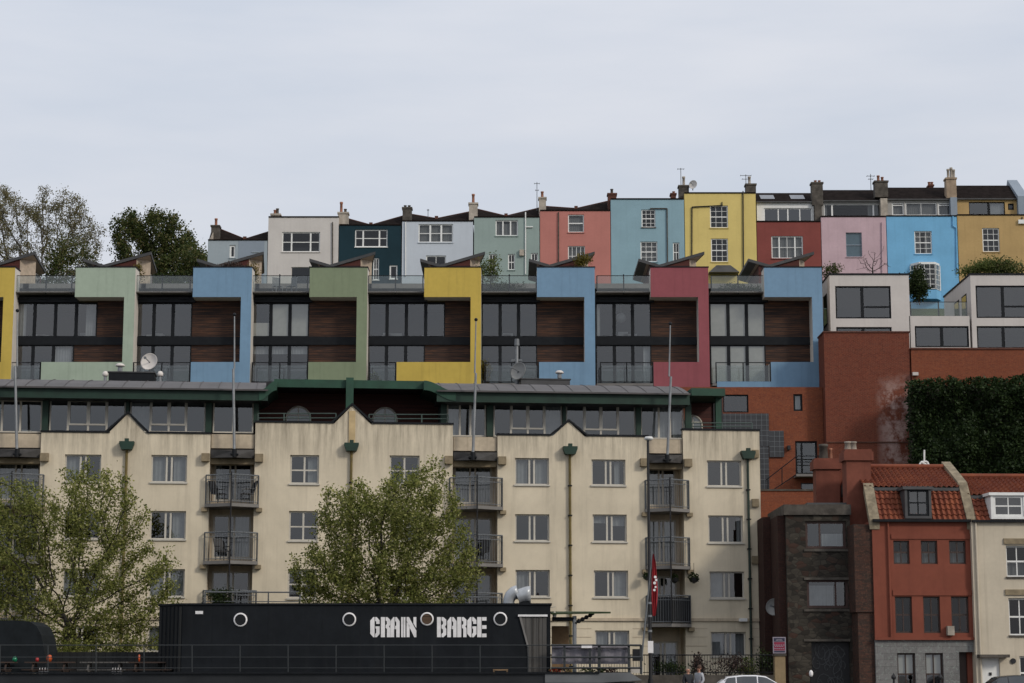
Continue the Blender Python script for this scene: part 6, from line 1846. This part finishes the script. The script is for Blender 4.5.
# pillar with the red notice board
yy = 94.5
p0 = at(779.3, 656, yy)
o = thing('gate_pillar', 'tan rendered gate pillar with a dark cap, right of the railing', 'pillar', (p0.x, yy, 0))
hw = 5.2 / F * yy
MB().box(-hw, hw, -hw, hw, 0, p0.z).build('shaft', M['tanpillar'], o)
MB().box(-hw - .05, hw + .05, -hw - .05, hw + .05, p0.z + .003, p0.z + .09).build('cap', M['stone_dark'], o)
p1 = at(779.5, 653.5, yy - .1)
o = thing('notice_board', 'red and navy notice board with a white border above the gate pillar', 'sign', (p1.x, yy - .1, p0.z + .1))
w_ = 6.4 / F * yy; hb_ = at(779, 637, yy).z - p0.z - .1
MB().box(-w_, w_, -.02, .02, .02, hb_).build('board', M['board_grey'], o)
MB().box(-w_ + .05, w_ - .05, -.028, -.022, hb_ * .2, hb_ * .70).build('red_field', M['sign_red'], o)
MB().box(-w_ + .05, w_ - .05, -.028, -.022, hb_ * .73, hb_ - .05).box(-w_ + .05, w_ - .05, -.028, -.022, .07, hb_ * .17).build('navy_band', M['navy'], o)
tb = MB()
for zc, ww in ((.80, .28), (.84, .2), (.52, .45), (.44, .34), (.30, .40)):
    n = 5
    for i in range(n): tb.box(-ww * .6 + ww * 1.2 * i / n, -ww * .6 + ww * 1.2 * (i + .7) / n, -.034, -.030, hb_ * zc - .018, hb_ * zc + .018)
tb.build('pale_lettering', M['board_grey'], o)

# ---- parked cars
def car(label, x, y, rz, paint, plate=True):
    o = thing('parked_car', label, 'car', (x, y, .004), rz, 'cars parked along the quay road')
    # sections along the length: (x, half width, z low, z belt, z roof, half width of the roof)
    S = [(-2.02, .60, .42, .72, .74, .55), (-1.95, .78, .30, .86, .90, .62), (-1.70, .83, .24, .93, 1.18, .60), (-1.35, .86, .22, .95, 1.40, .58), (-.70, .87, .22, .95, 1.47, .60), (-.10, .87, .22, .94, 1.475, .61), (.35, .87, .22, .93, 1.42, .60), (.75, .86, .22, .93, 1.20, .62), (1.12, .85, .23, .93, .97, .68), (1.60, .82, .25, .85, .88, .66), (1.92, .74, .30, .70, .74, .58), (2.03, .58, .38, .60, .62, .46)]
    vs = []; fs = []; m = 10
    for sx, hw, zl, zb, zr, hr in S:
        ring = [(-hw * .9, zl), (-hw, zl + .15), (-hw, (zl + zb) / 2 + .06), (-hw * .97, zb), (-hr, zr - .03), (-hr * .8, zr), (hr * .8, zr), (hr, zr - .03), (hw * .97, zb), (hw, (zl + zb) / 2 + .06), (hw, zl + .15), (hw * .9, zl)]
        m = len(ring); vs += [(sx, a, b) for a, b in ring]
    for i in range(len(S) - 1):
        for j in range(m): fs.append((i * m + j, i * m + (j + 1) % m, (i + 1) * m + (j + 1) % m, (i + 1) * m + j))
    fs += [tuple(range(m - 1, -1, -1)), tuple(range((len(S) - 1) * m, len(S) * m))]
    body = MB().add(vs, fs).build('body', M[paint], o, True)
    def lerp(sx):
        for a, b in zip(S[:-1], S[1:]):
            if a[0] <= sx <= b[0]:
                t = (sx - a[0]) / (b[0] - a[0]); return [p + (q - p) * t for p, q in zip(a, b)]
    for s in (-1, 1):
        for x0, x1, nm in ((-1.52, -1.02, 'rear_quarter_window'), (-.97, -.07, 'side_window'), (-.01, .82, 'side_window')):
            g = MB(); N_ = 6; pts = []
            for i in range(N_ + 1):
                sx = x0 + (x1 - x0) * i / N_; q = lerp(sx)
                zb, zr, hw, hr = q[3] + .02, q[4] - .055, q[1] * .97, q[5]
                zr = max(zr, zb + .01)
                k_ = (zr - q[3]) / max(.01, q[4] - .03 - q[3]); yt_ = hw + (hr - hw) * min(1, k_)
                pts += [(sx, s * (hw + .012), zb), (sx, s * (yt_ + .012), zr)]
            g.add(pts, [(2 * i, 2 * i + 2, 2 * i + 3, 2 * i + 1) for i in range(N_)])
            g.build(nm, M['carglass'], o)
        for wx in (-1.28, 1.27):
            wo = MB().lathe([(.18, -.1), (.29, -.11), (.315, -.07), (.315, .07), (.29, .11), (.18, .1)], (wx, s * .80, .315), 20, 'y').build('wheel', M['black'], o, True)
            MB().lathe([(.001, -.09), (.18, -.10), (.18, .10), (.001, .09)], (wx, s * .80, .315), 14, 'y').build('rim', M['galv'], wo)
        MB().ball((1.88, s * .56, .68), .13, 10, 6, (.9, 1.2, .7)).build('headlight', M['galv'], o, True)
        MB().ball((-1.93, s * .62, .85), .11, 10, 6, (.7, .9, 1.5)).build('tail_light', M['red_glaze'], o, True)
        MB().ball((.62, s * .96, 1.0), .1, 8, 6, (.6, 1, .7)).build('wing_mirror', M[paint], o, True)
    MB().add([(.44, -.52, 1.40), (.44, .52, 1.40), (1.08, .60, .985), (1.08, -.60, .985)], [(0, 1, 2, 3)]).build('windscreen', M['carglass'], o)
    MB().add([(-1.44, -.5, 1.37), (-1.44, .5, 1.37), (-1.86, .55, 1.0), (-1.86, -.55, 1.0)], [(3, 2, 1, 0)]).build('rear_window', M['carglass'], o)
    return o
M['carwhite'] = plain('white_car_paint', (.66, .66, .68, 1), .22, var=.03); M['carblack'] = plain('black_car_paint', (.015, .016, .018, 1), .2, var=.1)
M['carglass'] = plain('tinted_car_glass', (.018, .022, .026, 1), .06, spec=1.0)
cx_ = at(747.5, HZ, 91.5); car('white hatchback car parked below the railing, only its roof and windows in view', cx_.x + .4, 91.5, 0, 'carwhite')
cx_ = at(1013, HZ, 90.0); car('black car parked at the right edge in front of the white door', cx_.x + .6, 90.0, 0, 'carblack')
# chain bollards in front of the stone house
for i, (px, lab) in enumerate(((893.5, 'black pointed bollard in front of the red house'), (940, 'black pointed bollard in front of the red house door'))):
    p = at(px, HZ, 92.5); o = thing('bollard', lab, 'bollard', (p.x, 92.5, .12), 0, 'black bollards by the old houses')
    MB().tube((0, 0, 0), (0, 0, 1.15), .055, .05, 10).build('shaft', M['black'], o)
    MB().lathe([(.05, 0), (.11, .05), (.11, .12), (.03, .26), (.001, .3)], (0, 0, 1.152), 10).build('finial', M['black'], o)
p = at(811, HZ, 93); o = thing('small_post', 'small white topped post in front of the graffiti garage door', 'post', (p.x, 93, .12))
MB().tube((0, 0, 0), (0, 0, 1.3), .05, .05, 8).build('shaft', M['dark_frame'], o); MB().ball((0, 0, 1.42), .12, 10, 7, (.8, .8, 1.3)).build('top', M['letter'], o, True)

# ---- two people
def person(label, loc, rz, h, coat, trousers, skin, hair, bald):
    k = h / 1.75
    J = dict(pel=((0, 0, .95), .145), bel=((0, .0, 1.1), .14), che=((0, -.01, 1.32), .155), nk0=((0, 0, 1.47), .075), nk=((0, -.01, 1.53), .055), hd0=((0, -.02, 1.60), .085), hd1=((0, -.015, 1.67), .097), hd2=((0, -.005, 1.72), .07))
    E = [('pel', 'bel'), ('bel', 'che'), ('che', 'nk0'), ('nk0', 'nk'), ('nk', 'hd0'), ('hd0', 'hd1'), ('hd1', 'hd2')]
    for s, n in ((-1, 'l'), (1, 'r')):
        J['sh' + n] = ((s * .19, 0, 1.41), .07); J['el' + n] = ((s * .25, .03, 1.13), .048); J['wr' + n] = ((s * .22, -.14, .93), .033); J['ha' + n] = ((s * .20, -.2, .87), .04)
        J['hp' + n] = ((s * .095, 0, .88), .10); J['kn' + n] = ((s * .11, -.02 * s, .49), .065); J['an' + n] = ((s * .11, .02 + .05 * s, .09), .045); J['to' + n] = ((s * .13, -.16 + .05 * s, .04), .04)
        E += [('che', 'sh' + n), ('sh' + n, 'el' + n), ('el' + n, 'wr' + n), ('wr' + n, 'ha' + n), ('pel', 'hp' + n), ('hp' + n, 'kn' + n), ('kn' + n, 'an' + n), ('an' + n, 'to' + n)]
    ks = list(J)
    def skinmesh(name, keys, grow, mat, parent):
        ks_ = [q for q in ks if q in keys]
        me = bpy.data.meshes.new(name)
        me.from_pydata([tuple(c * k for c in J[q][0]) for q in ks_], [(ks_.index(a), ks_.index(b)) for a, b in E if a in ks_ and b in ks_], [])
        me.materials.append(mat)
        ob = bpy.data.objects.new(name, me); COL.objects.link(ob)
        if parent is not None: ob.parent = parent
        md = ob.modifiers.new('skin', 'SKIN')
        for i, q in enumerate(ks_):
            r_ = J[q][1] * k + grow
            me.skin_vertices[0].data[i].radius = (r_, r_ * .85)
            me.skin_vertices[0].data[i].use_root = (i == 0)
        sb = ob.modifiers.new('sub', 'SUBSURF'); sb.levels = 2; sb.render_levels = 2
        return ob
    b = skinmesh('person', ks, 0, M[skin], None)
    b.location = loc; b.rotation_euler = (0, 0, rz); tag(b, label, 'person', 'people on the quay')
    skinmesh('coat', ['pel', 'bel', 'che', 'nk0'] + [a + s for a in ('sh', 'el', 'wr') for s in 'lr'], .022, M[coat], b)
    skinmesh('trousers', ['pel'] + [a + s for a in ('hp', 'kn', 'an') for s in 'lr'], .014, M[trousers], b)
    hd = MB()
    for s in (-1, 1):
        hd.ball((s * .035 * k, -.108 * k, 1.655 * k), .011 * k, 8, 5); hd.box(s * .055 * k - .001, s * .055 * k + .001, -.1, -.099, 0, .001)
    hd.build('eyes', M['black'], b)
    MB().add([(-.014 * k, -.108 * k, 1.655 * k), (.014 * k, -.108 * k, 1.655 * k), (.02 * k, -.112 * k, 1.62 * k), (-.02 * k, -.112 * k, 1.62 * k), (0, -.142 * k, 1.622 * k)], [(0, 1, 4), (1, 2, 4), (2, 3, 4), (3, 0, 4)]).box(-.025 * k, .025 * k, -.115 * k, -.10 * k, 1.592 * k, 1.598 * k).build('nose_and_mouth', M[skin], b)
    e = MB()
    for s in (-1, 1): e.ball((s * .10 * k, 0, 1.65 * k), .03 * k, 8, 5, (.4, .8, 1.2))
    e.build('ears', M[skin], b, True)
    if bald: MB().ball((0, .03 * k, 1.645 * k), .095 * k, 14, 8, (1.05, .9, .6)).build('hair', M[hair], b, True)
    else: MB().ball((0, .022 * k, 1.70 * k), .115 * k, 16, 10, (1.0, 1.02, 1.1)).build('hair', M[hair], b, True)
    for s in (-1, 1):
        hm = MB()
        x, y, z = [c * k for c in J['ha' + ('l' if s < 0 else 'r')][0]]
        for i, ln in enumerate((.06, .072, .068, .052)):
            hm.tube((x + (i - 1.5) * .018 * k, y - .02 * k, z - .02), (x + (i - 1.5) * .02 * k, y - .035 * k, z - .02 - ln * .6), .0095, .009, 6).tube((x + (i - 1.5) * .02 * k, y - .035 * k, z - .02 - ln * .6), (x + (i - 1.5) * .02 * k, y - .02 * k, z - .02 - ln), .009, .007, 6)
        hm.tube((x - s * .03 * k, y - .01, z + .01), (x - s * .055 * k, y - .035, z - .035), .011, .008, 6)
        hm.build('fingers', M[skin], b, True)
        ax, ay, az = [c * k for c in J['to' + ('l' if s < 0 else 'r')][0]]
        MB().ball((ax, ay + .07, .045), .06, 12, 7, (.85, 2.2, .8)).build('shoe', M['black'], b, True)
    return b
p = at(688, HZ, 90.6); person('bald person in a dark jacket standing on the left, in front of the railing', (p.x, 90.6, .12), R(25), 1.66, 'jacket_dark', 'trouser_dark', 'skin', 'hair_grey', True)
p = at(699, HZ, 91.4); pr2 = person('brown haired person in a pale grey top standing behind the bald person', (p.x, 91.4, .12), R(-50), 1.74, 'jacket_pale', 'trouser_dark', 'skin', 'hair_brown', False)

# ================================================================== ground, road, water, hill
XW = 900
struct('water', MB().quad((-XW, 3.2, -2.2), (XW, 3.2, -2.2), (XW, 87, -2.2), (-XW, 87, -2.2)), M['water'])
struct('near_quay', MB().box(-XW, XW, -400, 3.2, -5, 0), M['paving'])
struct('quay_wall', MB().box(-XW, XW, 86.5, 87.2, -5, .12), M['stone_dark'])
struct('pavement', MB().box(-XW, XW, 87.2, 89.4, -1, .12), M['paving'])
struct('road', MB().quad((-XW, 89.4, .0), (XW, 89.4, 0), (XW, 93.2, 0), (-XW, 93.2, 0)), M['asphalt'])
struct('road_marking', MB().quad((-XW, 91.25, .004), (XW, 91.25, .004), (XW, 91.35, .004), (-XW, 91.35, .004)), M['letter'])
struct('far_pavement', MB().box(-XW, XW, 93.2, 95.0, -1, .12), M['paving'])
prof = [(95.0, -.01), (114, -.01), (118, 5), (123, 9.5), (127, 10), (129.5, ZM - .6), (141, ZM - .5), (160, (ZM + ZV) / 2 - .5), (178, ZV - .4), (182.5, ZV - .3), (260, ZV + 1), (600, ZV - 14), (2500, ZV - 60)]
xs_ = np.linspace(-XW, XW, 61); vs = []; fs = []
for y, z in prof:
    for x in xs_: vs.append((x, y, z + (noise.noise(Vector((x * .01, y * .02, 0))) * 1.5 if y > 200 else 0)))
nX = len(xs_)
for j in range(len(prof) - 1):
    for i in range(nX - 1): fs.append((j * nX + i, j * nX + i + 1, (j + 1) * nX + i + 1, (j + 1) * nX + i))
struct('hillside', MB().add(vs, fs), M['grass'])

# ================================================================== daylight
EL, AZ = 30.0, 50.0       # sun to the right of and behind the camera
w = bpy.data.worlds.new("World"); sc.world = w; w.use_nodes = True
nt = w.node_tree; N = nt.nodes; L = nt.links
bgn = N['Background']
sky = N.new('ShaderNodeTexSky'); sky.sky_type = 'NISHITA'; sky.sun_disc = False
sky.sun_elevation = R(EL); sky.sun_rotation = R(180 - AZ)
sky.air_density = 1.2; sky.dust_density = 3.0; sky.ozone_density = 1.5
tc = N.new('ShaderNodeTexCoord')
sep = N.new('ShaderNodeSeparateXYZ'); L.new(tc.outputs['Generated'], sep.inputs[0])
el = ramp(nt, sep.outputs['Z'], 0.0, 1.0)
cl = mixc(nt, el, SKY_LOW, SKY_TOP)
# thin cloud bands
mp = N.new('ShaderNodeMapping'); mp.inputs['Scale'].default_value = (3.2, 3.2, 16); mp.inputs['Rotation'].default_value = (0, R(7), 0)
L.new(tc.outputs['Generated'], mp.inputs['Vector'])
c1 = ramp(nt, nz(nt, mp.outputs['Vector'], 1.4, 6, .5), .36, .72)
cl = mixc(nt, c1, cl, mixc(nt, el, CLOUD_LOW, CLOUD_TOP))
mx = mixc(nt, .86, sky.outputs['Color'], cl)
L.new(mx, bgn.inputs['Color'])
bgn.inputs['Strength'].default_value = .10
sl = bpy.data.lights.new('sun', 'SUN'); so = bpy.data.objects.new('sun', sl); COL.objects.link(so)
sl.energy = SUN; sl.angle = R(10); sl.color = (1, .93, .82)
S = Vector((math.sin(R(AZ)) * math.cos(R(EL)), -math.cos(R(AZ)) * math.cos(R(EL)), math.sin(R(EL))))
so.rotation_euler = (-S).to_track_quat('-Z', 'Y').to_euler()
so.location = (60, -60, 80)
vs_ = sc.view_settings
vs_.view_transform = 'Standard'; vs_.look = 'None'; vs_.gamma = 1; vs_.use_curve_mapping = False
vs_.exposure = EXPO
sc.cycles.max_bounces = 8; sc.cycles.transparent_max_bounces = 12
sc.cycles.caustics_reflective = False; sc.cycles.caustics_refractive = False
# joints of the banded ground floor of the cream block
for a, b, yt in secs[3:]:
    for y in (628.5, 637, 646, 655):
        z = AP.z((a + b) / 2, y)
        for x0, x1 in (((a, 592), (632, b)) if a < 600 else ((a, 708), (750, b))):
            MB().box(AP.x(x0, y) + .03, AP.x(x1, y) - .03, -.012, -.003, z - .015, z + .015).build('wall_joint', M['cream_top'], AP.root)
